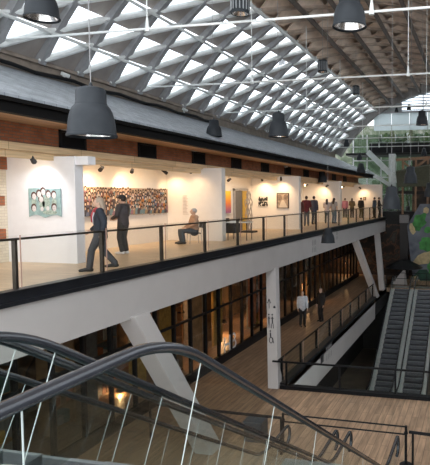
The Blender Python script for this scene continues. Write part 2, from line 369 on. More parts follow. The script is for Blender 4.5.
# ------------------------------------------------------------------ partitions of the gallery
def partition(name, y, x1, ztop, label):
    return st(name, B(GB, x1, y, y+.32, 0, ztop), W_PANEL if y < 15 else W_GAL, label, 'wall', bevel=.01)
XP1 = at(75.5, 200, Y=12.3).x
p1 = partition('wall_partition_first', 12.3, XP1, 2.74, 'white partition carrying the small teal painting')
B(XP1, at(88, 158, Y=12.34).x, 12.34, 12.62, 2.52, 2.735).build('header_box', W_PANEL, p1)
p2 = partition('wall_partition_second', 20.05, at(222, 200, Y=20.05).x, 2.84, 'white partition behind the seated person')
p3 = partition('wall_partition_third', 28.5, -9.4, 2.84, 'white partition with two framed pictures')
p4 = partition('wall_partition_fourth', 37.6, -9.4, 2.84, 'white partition behind the standing visitors')
p5 = partition('wall_partition_fifth', 47.2, -8.15, 2.84, 'white partition at the far end of the gallery')
tx = MB()
for r in range(14):
    z = 1.75 - r*.055; w = .16 + .10*random.random()
    tx.box(-11.42, -11.42+w, 20.035, 20.045, z, z+.022)
tx.build('wall_text', mat('wall_text_grey', (.55, .5, .46), .7), p2)
# small door opening in the back wall between second and third partition
dr = thing('door_1', (GB+.03, 25.6, 0), 'grey door with a yellow edge in the gallery back wall', 'door', kind='structure')
xA, xB = at(234, 215, X=GB).y, at(246, 215, X=GB).y
fr = MB(); fr.box(GB, GB+.1, xA-.12, xA, 0, 2.12); fr.box(GB, GB+.1, xB, xB+.12, 0, 2.12); fr.box(GB, GB+.1, xA-.12, xB+.12, 2.05, 2.17)
fr.build('frame', M_FIN, dr)
ym = xA + (xB-xA)*.62
B(GB, GB+.05, xA, ym, 0, 2.05).build('leaf', mat('door_grey', (.16, .155, .145), .6), dr)
B(GB, GB+.07, ym, xB, 0, 2.05).build('yellow_panel', mat('door_yellow', (.62, .40, .06), .6), dr)

# ------------------------------------------------------------------ artworks
SKINS = [(.50, .38, .31), (.36, .26, .21), (.60, .49, .42), (.27, .18, .14)]
mskin = [mat('paint_skin_%s' % 'abcd'[i], c, .8) for i, c in enumerate(SKINS)]
def disc(mb, cx, cz, rx, rz, y, n=12, ax='x', flip=1):
    vs = [(cx+rx*cos(2*PI*k/n), y, cz+rz*sin(2*PI*k/n)) for k in range(n)] if ax == 'x' else [(y, cx+rx*cos(2*PI*k/n), cz+rz*sin(2*PI*k/n)) for k in range(n)]
    mb.add(vs, [tuple(range(n))])
# teal hanging with faces, on first partition (plane y=12.3)
a0 = at(29, 188.5, Y=12.29); a1 = at(62, 217, Y=12.29)
x0, x1, z1, z0 = a0.x, a1.x, a0.z, a1.z
tp = MB(); Wd, Hd = x1-x0, z1-z0
n = 24; vs = []
for k in range(n+1):
    u = k/n; zb = z0 + .035*abs(sin(u*2*PI))*(1) + .02*sin(u*9)
    for dy in (12.285, 12.262): vs.append((x0+Wd*u, dy, zb)); vs.append((x0+Wd*u, dy, z1+.012*sin(u*PI*2)))
fs = []
for k in range(n):
    q = 4*k; fs += [(q+2, q+6, q+7, q+3), (q, q+1, q+5, q+4), (q, q+4, q+6, q+2), (q+1, q+3, q+7, q+5)]
fs += [(0,2,3,1), (4*n, 4*n+1, 4*n+3, 4*n+2)]
tp.add(vs, fs)
faces = [(.17,.72),(.33,.80),(.46,.88),(.62,.78),(.79,.76),(.39,.62),(.16,.30),(.79,.32),(.42,.28),(.60,.30)]
for (u, v) in faces:
    cx, cz = x0+Wd*u, z0+Hd*v
    if (u, v) not in faces[8:]:
        tp.cur = 2; disc(tp, cx, cz+.02, .085, .105, 12.260)
        tp.cur = 1; disc(tp, cx+.012, cz-.005, .062, .08, 12.257)
        tp.cur = 2
        for e in (-.022, .028): disc(tp, cx+e, cz+.005, .009, .006, 12.255, 6)
        tp.cur = 4; disc(tp, cx+.006, cz-.045, .014, .006, 12.255, 6)
    else:
        tp.cur = 1; disc(tp, cx, cz, .05, .06, 12.257)
tp.cur = 3
for (u, v, rx, rz) in ((.55,.5,.12,.16),(.17,.52,.08,.10),(.42,.45,.09,.1),(.80,.50,.08,.12),(.66,.16,.22,.06)): disc(tp, x0+Wd*u, z0+Hd*v, rx, rz, 12.261)
pt = tp.build('painting', [mat('teal_paint', (.27, .39, .385), .8, var=.25, scale=8), mat('pale_face_paint', (.66, .62, .60), .8), mat('dark_hair_paint', (.10, .05, .04), .8), mat('sage_paint', (.33, .40, .34), .8, var=.4, scale=20), mat('lip_paint', (.4, .12, .1), .8)], loc=(x0+Wd/2, 12.28, z0))
tag(pt, 'small teal painting of pale dark-haired faces hung on the nearest white partition', 'painting')
cd = MB().box(-9.98+.0, -9.98+.0, 0, 0, 0, 0)
# long crowd portrait on the back wall (plane x = GB)
ya, yb = 12.75, 19.95
zt_, zb_ = 2.03, 1.10
cp = MB(); cp.box(GB+.03, GB+.08, ya, yb, zb_, zt_)
cols = [(.34,.13,.035),(.05,.05,.07),(.10,.13,.22),(.30,.28,.27),(.05,.04,.05),(.22,.12,.16),(.42,.38,.34),(.16,.06,.05),(.28,.20,.12),(.12,.20,.24),(.07,.06,.09)]
cm = [mat('portrait_cloth_%s' % 'abcdefghijk'[i], c, .8) for i, c in enumerate(cols)]
hair = mat('portrait_hair', (.035, .02, .018), .8)
pm = [mat('portrait_ground', (.36, .27, .2), .8, var=.15, scale=9)] + cm + mskin + [hair]
xo = GB+.0805; rows = [(1.90, .3), (1.80, .0), (1.66, .5), (1.50, .2), (1.33, .7)]
kk = 0
for ri, (zc, off) in enumerate(rows):
    y = ya + .10 + off*.18
    while y < yb-.08:
        zz = zc + random.uniform(-.055, .055) + (.03 if ri == 0 else 0); kk += 1; xo += .00001
        cp.cur = 1 + random.randrange(len(cols)); w = random.uniform(.085, .13)
        cp.add([(xo, y-w, max(zb_, zz-.34)), (xo, y+w, max(zb_, zz-.34)), (xo, y+w*.95, zz-.12), (xo, y+w*.5, zz-.05), (xo, y-w*.5, zz-.05), (xo, y-w*.95, zz-.12)], [(0,1,2,3,4,5)])
        xo += .00001; cp.cur = 1+len(cols)+len(SKINS); disc(cp, y, zz+.022, .062, .075, xo, 10, 'y')
        xo += .00001; cp.cur = 1+len(cols)+random.randrange(len(SKINS)); disc(cp, y+random.uniform(-.012,.012), zz-.01, random.uniform(.03,.044), random.uniform(.042,.056), xo, 10, 'y')
        if random.random() < .6: xo += .00001; cp.cur = 1+len(cols)+random.randrange(4); disc(cp, y+.05, zz-.22, .025, .03, xo, 6, 'y')
        y += random.uniform(.125, .17)
po = cp.build('group_portrait', pm, loc=(GB, (ya+yb)/2, zb_)); tag(po, 'very wide picture of a crowd of people standing in rows on the back wall', 'picture')
# colour field painting on the back wall just past the second partition
ya, yb = at(223.5, 200, X=GB).y, at(229.3, 200, X=GB).y; zt_, zb_ = at(226, 191, X=GB).z, at(226, 213, X=GB).z
cf = B(GB+.03, GB+.09, ya-.25, yb, zb_, zt_).build('painting', rampmat('rainbow_paint', [(0, (.20, .10, .30)), (.28, (.50, .14, .18)), (.5, (.72, .22, .06)), (.75, (.80, .38, .04)), (1, (.85, .62, .05))], 'Z', zb_, zt_, .15), loc=(GB, ya, zb_))
tag(cf, 'tall painting fading from yellow through orange to purple', 'painting')
# black and white prints + sepia picture on third partition (front y=28.5)
def onp(x0, y0, x1, y1, Y):
    a, b = at(x0, y0, Y=Y), at(x1, y1, Y=Y); return a.x, b.x, b.z, a.z
x0, x1, z0, z1 = onp(258.5, 196.5, 268, 206.5, 28.5)
pr = thing('print_set', ((x0+x1)/2, 28.48, z0), 'block of four black and white prints on the third partition', 'print')
hw, hh = (x1-x0)/2, (z1-z0)/2
bw = rampmat('black_white_print', [(0, (.02,.02,.02)), (.56, (.03,.03,.03)), (.6, (.6,.58,.55)), (1, (.8,.78,.74))], 'N', .3, .7, nscale=9)
for i in range(2):
    for j in range(2):
        B(x0+i*hw+.01, x0+(i+1)*hw-.01, 28.46, 28.5, z0+j*hh+.01, z0+(j+1)*hh-.01).build('print', bw, pr)
x0, x1, z0, z1 = onp(277, 193, 289, 208.3, 28.5)
sp = thing('picture', ((x0+x1)/2, 28.48, z0), 'framed sepia picture of a pale path, right of the black and white prints', 'picture')
f = MB(); f.box(x0, x1, 28.45, 28.5, z1-.03, z1); f.box(x0, x1, 28.45, 28.5, z0, z0+.03); f.box(x0, x0+.03, 28.45, 28.5, z0, z1); f.box(x1-.03, x1, 28.45, 28.5, z0, z1)
f.build('frame', M_RAILW, sp)
cv = MB(); cv.box(x0+.03, x1-.03, 28.47, 28.49, z0+.03, z1-.03); cv.cur = 1
xm, zm = (x0+x1)/2, (z0+z1)/2; cv.add([(x0+.1, 28.468, z0+.04), (x1-.06, 28.468, z0+.04), (xm+.06, 28.468, zm+.02), (xm-.06, 28.468, zm+.02)], [(0,1,2,3)])
cv.cur = 2; disc(cv, xm-.18, zm+.17, .14, .17, 28.467); disc(cv, xm+.18, zm+.2, .13, .15, 28.467)
cv.build('canvas', [mat('sepia_ground', (.36, .29, .23), .8, var=.3, scale=9), mat('sepia_path', (.62, .55, .46), .8), mat('sepia_trees', (.2, .15, .12), .8, var=.4, scale=15)], sp)
x0, x1, z0, z1 = onp(363, 197, 366, 200.2, 47.2)
sq = thing('picture', ((x0+x1)/2, 47.18, z0), 'tiny brown framed picture on the farthest partition', 'picture')
B(x0, x1, 47.16, 47.2, z0, z1).build('frame', M_RAILW, sq); B(x0+.04, x1-.04, 47.15, 47.17, z0+.04, z1-.04).build('canvas', bpy.data.materials['sepia_ground'], sq)

# sculpture
q = at(249, 232.5, Z=0); q = Vector((-10.6, q.y*(-10.6/q.x), 0)) if False else q
sk = thing('sculpture', q, 'tall thin grey lace-like figure standing on a dark base by the third partition', 'sculpture')
MB().box(q.x-.34, q.x+.34, q.y-.25, q.y+.25, 0, .09).build('base', M_INK, sk)
lc = MB()
prof = [(.09, .1), (.14, .5), (.17, .85), (.13, 1.15), (.2, 1.5), (.10, 1.68), (.11, 1.85), (.05, 2.0)]
def rad(z):
    for (r0, a), (r1, b) in zip(prof, prof[1:]):
        if a <= z <= b: return r0 + (r1-r0)*(z-a)/(b-a)
    return .05
for s_ in (1, -1):
    for k in range(7):
        pts = []
        for i in range(30):
            z = .1 + 1.9*i/29; a = 2*PI*k/7 + s_*z*1.8; pts.append(q + Vector((rad(z)*cos(a), rad(z)*sin(a), z)))
        lc.sweep(pts, [(.014*cos(t), .014*sin(t)) for t in (0, PI/2, PI, 1.5*PI)])
lc.build('lace_figure', mat('lace_grey', (.34, .31, .28), .7), sk)

# ------------------------------------------------------------------ gallery spotlights
def spot(px, py, target, col, power, label, Y=None, X=None, beam=125):
    p = at(px, py, X=X) if X is not None else at(px, py, Y=Y)
    t = thing('track_spotlight', p, label, 'spotlight', 'gallery spotlights')
    d = (Vector(target)-p).normalized()
    dv = d; d = Vector((d.x, d.y, d.z*.25)).normalized(); MB().tube(p-d*.15, p+d*.10, .05, .065, 12).build('can', M_INK, t)
    MB().tube(p, p+Vector((0, 0, .16)), .012, .012, 6).build('stem', M_INK, t)
    MB().tube(p+d*.095, p+d*.102, .055, .055, 12).build('lens', M_BULB, t)
    l = bpy.data.lights.new('spot', 'SPOT'); l.energy = power; l.color = col; l.spot_size = math.radians(beam); l.spot_blend = 1.0; l.shadow_soft_size = .04
    lo = bpy.data.objects.new('spot_lamp', l); C.objects.link(lo); lo.location = p + d*.14
    lo.rotation_euler = (-dv).to_track_quat('Z', 'Y').to_euler()
WARM = (1, .66, .36); COOL = (.92, .95, 1); PW = 75
spot(33, 160, (-11.0, 12.3, 1.3), COOL, 45, 'dark spotlight above the small teal painting', Y=11.7)
spot(101, 169, (GB, 15.6, 1.3), WARM, 100, 'dark spotlight above the left part of the crowd picture', X=-11.35)
spot(132, 171, (GB, 17.6, 1.3), WARM, 100, 'dark spotlight above the right part of the crowd picture', X=-11.35)
spot(165, 172, (-11.6, 20.05, 1.2), WARM, 48, 'dark spotlight at the left end of the second partition', Y=19.35)
spot(190, 171, (-10.7, 20.05, 1.2), WARM, 48, 'dark spotlight above the seated person', Y=19.35)
spot(229, 180, (GB, 24.6, 1.2), WARM, PW, 'dark spotlight above the tall rainbow painting', X=-11.3)
spot(262, 179.5, (-11.4, 28.5, 1.2), WARM, PW, 'dark spotlight above the black and white prints', Y=27.8)
spot(281, 179, (-10.4, 28.5, 1.2), WARM, PW, 'dark spotlight above the framed sepia picture', Y=27.8)
spot(306, 185, (GB, 33.8, 1.2), WARM, PW, 'dark spotlight over the maroon-topped visitor', X=-11.2)
spot(327, 186, (-11.0, 37.6, 1.2), WARM, PW, 'dark spotlight in the middle of the fourth partition', Y=36.9)
spot(343, 187, (GB, 44.5, 1.2), WARM, 100, 'dark spotlight over the pink-topped visitor', X=-11.2)
spot(360, 188, (-9.6, 47.2, 1.2), WARM, PW, 'dark spotlight above the tiny brown picture', Y=46.4)

for yc in (9.0, 16.0, 24.0, 33.0, 42.5):        # fill lights added to warm the gallery, unseen behind the plywood fascia
    l = bpy.data.lights.new('gallery_fill_light', 'AREA'); l.shape = 'RECTANGLE'; l.size = .5; l.size_y = 6.0; l.energy = 55 if yc > 12 else 25; l.color = (1, .78, .54)
    lo = bpy.data.objects.new('gallery_fill_light', l); C.objects.link(lo); lo.location = (-11.0, yc, 2.93)
# ------------------------------------------------------------------ balustrades
def balustrade(name, X, ys, zf, h, label, glass=M_GLASS, posts=M_RAILW, end=None, gtop=.07, pw=.07, pm=None):
    t = thing(name, (X, ys[0], zf), label, 'railing')
    y0, y1 = ys[0]-.4, (end or ys[-1]+.4)
    MB().sweep([(X-.07, y0, zf+h), (X-.07, y1, zf+h)], [(-.03,-.02),(.03,-.02),(.03,.02),(-.03,.02)]).build('handrail', posts, t)
    for y in ys: MB().box(X-.14, X-.06, y-pw/2, y+pw/2, zf, zf+h-.02).build('post', pm or M_BLACK, t)
    for k, y in enumerate(ys[:-1]):
        gpn = MB().box(X-.005, X+.007, y+.04, ys[k+1]-.04+.0, zf+.03, zf+h+gtop).build('glass_panel', glass, t)
    for y in ys:
        MB().box(X-.008, X+.010, y+.022, y+.034, zf+.03, zf+h+gtop).build('panel_edge', mat('panel_edge_reflection', (.35, .22, .17), .4) if 'panel_edge_reflection' not in bpy.data.materials else bpy.data.materials['panel_edge_reflection'], t)  # reflection in the glass edge, put into the colour of a reddish strip
    return t
gy = [8.34-2.36 + 2.36*k for k in range(18)]
balustrade('glass_balustrade', -7.98, gy, .05, .90, 'glass balustrade with bronze rail along the upper gallery edge', end=47.6, pw=.055, pm=M_RAILW)
ly = [19.3 + 2.25*k for k in range(9)]
balustrade('glass_balustrade', -6.98, ly, ZL+.05, .95, 'glass balustrade along the lower walkway above the void', glass=M_GLASSG, posts=M_BLACK, end=37.5)
# parapet below
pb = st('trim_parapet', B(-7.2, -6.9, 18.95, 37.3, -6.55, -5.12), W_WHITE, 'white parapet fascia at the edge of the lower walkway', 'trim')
B(-7.15, -6.84, 18.95, 37.4, -5.2, -5.05).build('coping', M_SILL, pb)
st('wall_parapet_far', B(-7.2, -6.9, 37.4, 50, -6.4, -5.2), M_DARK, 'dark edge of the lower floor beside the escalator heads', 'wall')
# bridge edge balustrade, along X
t = thing('bridge_railing', (-6.8, 18.9, ZL), 'black railing with glass across the edge of the lower bridge', 'railing')
MB().box(-7.25, 8, 18.78, 18.84, ZL+.95, ZL+1.01).build('handrail', M_BLACK, t)
MB().box(-6.95, 8, 18.72, 18.98, ZL-.35, ZL+.13).build('base_channel', M_BLACK, t)
for k in range(6):
    x = -6.72 + 1.98*k
    MB().box(x-.03, x+.03, 18.78, 18.84, ZL+.1, ZL+.96).build('post', M_BLACK, t)
    if k < 5: MB().box(x+.04, x+1.94, 18.80, 18.815, ZL+.13, ZL+.95).build('glass_panel', M_GLASSG, t)
# railing at the head of the far escalators
t = thing('landing_railing', (-6.9, 42.2, ZL), 'dark railing with glass at the far landing left of the escalators', 'railing')
MB().box(-6.95, -6.4, 42.1, 42.16, ZL+.9, ZL+.96).build('handrail', M_BLACK, t)
MB().box(-6.9, -6.5, 42.12, 42.135, ZL+.02, ZL+.9).build('glass_panel', M_GLASSG, t)
for x in (-6.93, -6.45): MB().box(x-.03, x+.03, 42.1, 42.16, ZL, ZL+.9).build('post', M_BLACK, t)

# ------------------------------------------------------------------ slanted columns
def column(name, p, q, wx, wy, label):
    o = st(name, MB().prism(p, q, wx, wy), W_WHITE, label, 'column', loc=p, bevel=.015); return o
T = lambda x, y: at(x, y, X=-8.1)
b1 = at(214, 450, Z=ZL); column('column_slanted', (b1.x-.15, b1.y, ZL), (T(130, 326).x, T(133, 324).y, -1.1), .5, .62, 'big white slanted column nearest the camera under the gallery')
b2 = at(275, 387, Z=ZL); t2 = T(275, 270)
pc = column('column', (b2.x, b2.y, ZL), (-8.1, b2.y+2.2, -1.1), .40, .40, 'white column with black arrow and pictogram signs')
b3 = at(378, 297, Z=ZL); column('column_slanted', (b3.x-.15, b3.y, ZL), (-8.1, T(355, 243).y, -1.1), .4, .62, 'white slanted column at the end of the parapet')
b4 = at(383, 291, Z=ZL); column('column_slanted', (b4.x-.15, b4.y+.5, ZL), (-8.1, T(377, 238).y, -1.1), .4, .55, 'farthest white slanted column under the gallery end')
# pictograms on the column: front face (-Y side); face plane leans with the column
def colpt(u, z):   # u: -1..1 across the face
    k = (z-ZL)/(-1.1-ZL); c = Vector((b2.x + (-8.1-b2.x)*k, b2.y+2.2*k, z)); return c + Vector((u*.2, -.206, 0))
pic = MB()
def stroke(u0, z0, u1, z1, w=.024):
    p, q_ = colpt(u0, z0), colpt(u1, z1); pic.bar(p, q_, w, .01, upv=(0, 1, 0))
zz = at(275, 302, Y=b2.y+1.0).z
for dz in (0,):
    stroke(-.45, zz-.30, -.45, zz+.02); stroke(-.45, zz+.04, -.8, zz-.12); stroke(-.45, zz+.04, -.1, zz-.12)   # arrow up
    c = colpt(.62, zz-.26); pic.ball(c, (.05, .012, .07), 8, 5)
    for u in (-.55, .15):                                                                                            # two people
        z = zz-.62; pic.ball(colpt(u, z+.1), (.035, .012, .04), 8, 5); stroke(u, z+.04, u, z-.2, .05); stroke(u-.28, z-.02, u+.28, z-.02); stroke(u-.14, z-.2, u-.2, z-.36); stroke(u+.14, z-.2, u+.2, z-.36)
    z = zz-1.18; pic.ball(colpt(-.3, z+.1), (.035, .012, .04), 8, 5); stroke(-.3, z+.05, -.25, z-.12, .05); stroke(-.25, z-.12, .15, z-.12); stroke(.15, z-.12, .3, z-.3)
    for k in range(8):
        a0_, a1_ = k*PI/4, (k+1)*PI/4; stroke(-.2+.35*cos(a0_), z-.2+.10*sin(a0_), -.2+.35*cos(a1_), z-.2+.10*sin(a1_), .025)
pic.build('pictogram_sign', M_INK, pc)
# faint pictograms on gallery beam and parapet
def plane_pics(parent, X, y0, z0, s, m, n, wheel=True):
    p = MB()
    def bx(ya, yb, za, zb): p.box(X, X+.008, y0+ya*s, y0+yb*s, z0+za*s, z0+zb*s)
    for k in range(n):
        o = k*1.0
        for row in (0, 1.3):
            bx(o+.28, o+.52, row+.95, row+1.12); bx(o+.22, o+.58, row+.45, row+.9); bx(o+.24, o+.38, row+.05, row+.45); bx(o+.44, o+.56, row+.05, row+.45)
            if (k+row) % 2: bx(o+.12, o+.7, row+.7, row+.8)
    p.build('pictogram_sign', m, parent)
bo = bpy.data.objects['beam_gallery']
a = at(312, 253, X=-7.95); plane_pics(bo, -7.95, a.y, a.z, .26, M_INKG, 3)
a = at(336, 240, X=-7.95); plane_pics(bo, -7.95, a.y, a.z, .2, M_INKG, 2)
wc = MB()
a = at(320, 365, X=-6.9)
wc.box(-6.9, -6.885, a.y+.1, a.y+.55, a.z, a.z+.42)
wc.build('wheelchair_sign', M_INK, pb)
a = at(326, 361, X=-6.9); plane_pics(pb, -6.9, a.y, a.z-.02, .28, M_INKG, 4)

# ------------------------------------------------------------------ storefront under the gallery
SX = -10.4
sf = thing('shopfront', (SX, 6, ZL), 'black framed glass shopfront along the lower walkway', 'shopfront')
MB().box(SX-.08, SX+.06, 6, 48, ZL, ZL+.36).build('kickboard', M_BLACK, sf)
MB().box(SX-.08, SX+.04, 6, 48, -1.75, -1.16).build('header', M_BLACK, sf)
MB().box(SX-.05, SX+.03, 6, 48, ZL+2.35, ZL+2.43).build('transom', M_BLACK, sf)
my = [6 + 1.15*k for k in range(37)]
for y in my: MB().box(SX-.08, SX+.05, y-.045, y+.045, ZL+.36, -1.75).build('mullion', M_BLACK, sf)
for k in range(0, 36, 2): MB().box(SX-.012, SX-.002, my[k]+.045, my[k+2]-.045, ZL+.36, -1.75).build('glass_panel', M_GLASSS, sf)
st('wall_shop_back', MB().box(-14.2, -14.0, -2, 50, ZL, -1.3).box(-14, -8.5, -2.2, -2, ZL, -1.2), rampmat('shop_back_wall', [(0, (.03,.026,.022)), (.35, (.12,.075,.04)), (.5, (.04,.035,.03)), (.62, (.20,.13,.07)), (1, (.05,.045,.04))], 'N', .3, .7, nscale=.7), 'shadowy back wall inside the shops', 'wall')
# white vinyl letters on the shop window
def letter_mesh(ch_, size):
    cu = bpy.data.curves.new('letter', 'FONT'); cu.body = ch_; cu.size = size; cu.extrude = .004
    ob = bpy.data.objects.new('letter', cu); C.objects.link(ob); dg = bpy.context.evaluated_depsgraph_get(); dg.update()
    me = bpy.data.meshes.new_from_object(ob.evaluated_get(dg)); bpy.data.objects.remove(ob); return me
a = at(219, 357, X=SX+.01)
for k, ch_ in enumerate('IHB'):
    me = letter_mesh(ch_, 1.0); me.materials.clear(); me.materials.append(M_VINYL)
    me.transform(Matrix(((0,0,1,0),(1,0,0,0),(0,1,0,0),(0,0,0,1))))
    o = bpy.data.objects.new('window_letter', me); C.objects.link(o); o.parent = sf
    o.location = Vector((SX+.012, a.y + k*.72 + (0 if k == 0 else -.3), a.z)) - sf.location
for yc in (8.5, 13.5, 19.0, 26.0, 34.0):         # fill lights added to brighten the walkway, unseen behind the edge beam
    l = bpy.data.lights.new('walkway_fill_light', 'AREA'); l.shape = 'RECTANGLE'; l.size = .3; l.size_y = 2.5; l.energy = 9; l.color = (1, .72, .45)
    lo = bpy.data.objects.new('walkway_fill_light', l); C.objects.link(lo); lo.location = (-9.7, yc, -1.34)
# goods in the shops
SG = [mat('shop_goods_%s' % n_, c, .6, var=.2) for n_, c in (('ochre', (.42,.26,.06)), ('rust', (.40,.14,.06)), ('cream', (.5,.45,.36)), ('teal', (.06,.14,.14)), ('brown', (.2,.11,.06)), ('grey', (.2,.2,.2)))]
wood = mat('shop_wood', (.34, .20, .10), .6, var=.3, scale=3)
lampspots = []
shelf_lab = ['behind the nearest shop window', 'behind the column base in the shop', 'left of the orange glowing lamp', 'right of the orange glowing lamp', 'behind the white window letters', 'beyond the white window letters', 'left of the sign column', 'right of the sign column', 'behind the white-shirted person', 'behind the dark-clothed person', 'farther along the shops', 'at the far end of the shops']
for k in range(12):
    y = 11.2 + 2.75*k; x = -11.7 - .5*(k % 3)
    t = thing('shelf_unit', (x, y, ZL), 'wooden shelf unit with goods ' + shelf_lab[k], 'shelf', 'shelf units in the lower shops')
    fr = MB(); fr.box(x-.2, x+.2, y-.55, y-.5, ZL, ZL+2.7); fr.box(x-.2, x+.2, y+.5, y+.55, ZL, ZL+2.7); fr.box(x-.2, x-.17, y-.5, y+.5, ZL, ZL+2.7)
    fr.build('carcass', wood if k % 2 else SG[5], t)
    for s_ in range(5): MB().box(x-.17, x+.2, y-.5, y+.5, ZL+.1+.62*s_, ZL+.13+.62*s_).build('shelf', wood, t)
    for s_ in range(4):
        yy = y-.42
        while yy < y+.3:
            w, h = random.uniform(.14, .3), random.uniform(.22, .5)
            if random.random() < .8:
                b_ = MB().box(x-.12, x+.14, yy, yy+w, ZL+.13+.62*s_, ZL+.13+.62*s_+h).build('goods_box', random.choice(SG), loc=(x, yy, ZL+.13+.62*s_))
                tag(b_, 'box of goods on a wooden shop shelf', 'box', 'boxes on the shop shelves')
            yy += w + .04
for k, (px, py, lab) in enumerate(((167, 336, 'ochre curtain panel left of the orange glow in the shop'), (196, 318, 'ochre curtain panel right of the orange glow in the shop'), (217, 318, 'mustard curtain panel in the middle shop'), (252, 302, 'rust and cream curtain panel left of the sign column'), (262, 290, 'rust curtain strip beside the sign column'), (137, 345, 'ochre curtain panel beside the big slanted column'))):
    p = at(px, py, X=-11.1)
    cv = MB(); pts = []
    for i in range(25): pts.append((-11.1+.05*sin(i*1.6), p.y-.45+.9*i/24))
    for i in range(24): 
        (xa, ya_), (xb, yb_) = pts[i], pts[i+1]
        cv.add([(xa, ya_, ZL+.5), (xb, yb_, ZL+.5), (xb, yb_, -1.5), (xa, ya_, -1.5), (xa-.02, ya_, ZL+.5), (xb-.02, yb_, ZL+.5), (xb-.02, yb_, -1.5), (xa-.02, ya_, -1.5)], [(0,1,2,3),(7,6,5,4),(0,4,5,1),(3,2,6,7)])
    tag(cv.build('curtain', SG[0] if k in (0, 2, 5) else SG[1] if k in (3, 4) else wood, loc=(-11.1, p.y, -1.5), smooth=True), lab, 'curtain', 'curtains in the lower shops')
def shoplamp(px, py, X, label, e=60, col=(1, .55, .25)):
    p = at(px, py, X=X); t = thing('shop_lamp', p, label, 'lamp', 'lamps inside the lower shops')
    MB().lathe([(.02, .14), (.06, .12), (.16, -.02), (.155, -.03), (.05, .1)], p, 14).build('shade', M_INK, t); MB().ball(p+Vector((0,0,.0)), .06).build('bulb', M_WARML, t)
    MB().tube(p+Vector((0,0,.13)), (p.x, p.y, -1.3), .008, .008, 5).build('cable', M_INK, t)
    l = bpy.data.lights.new('shop_light', 'POINT'); l.energy = e; l.color = col; l.shadow_soft_size = .07
    lo = bpy.data.objects.new('shop_light', l); C.objects.link(lo); lo.location = p - Vector((0, 0, .08))
shoplamp(181, 312, -11.6, 'glowing orange lamp in the shop under the white beam', 120)
shoplamp(308, 285, -11.1, 'glowing lamp inside the shop above the white-shirted person', 60)
shoplamp(255, 296, -12.2, 'glowing lamp behind the rust curtain in the shop', 80)
shoplamp(224, 322, -12.4, 'glowing lamp behind the mustard curtain in the shop', 60)
shoplamp(120, 390, -12.2, 'glowing lamp low behind the big slanted column', 50)
shoplamp(345, 262, -11.6, 'glowing lamp in the farther shop above the walkway bend', 60)

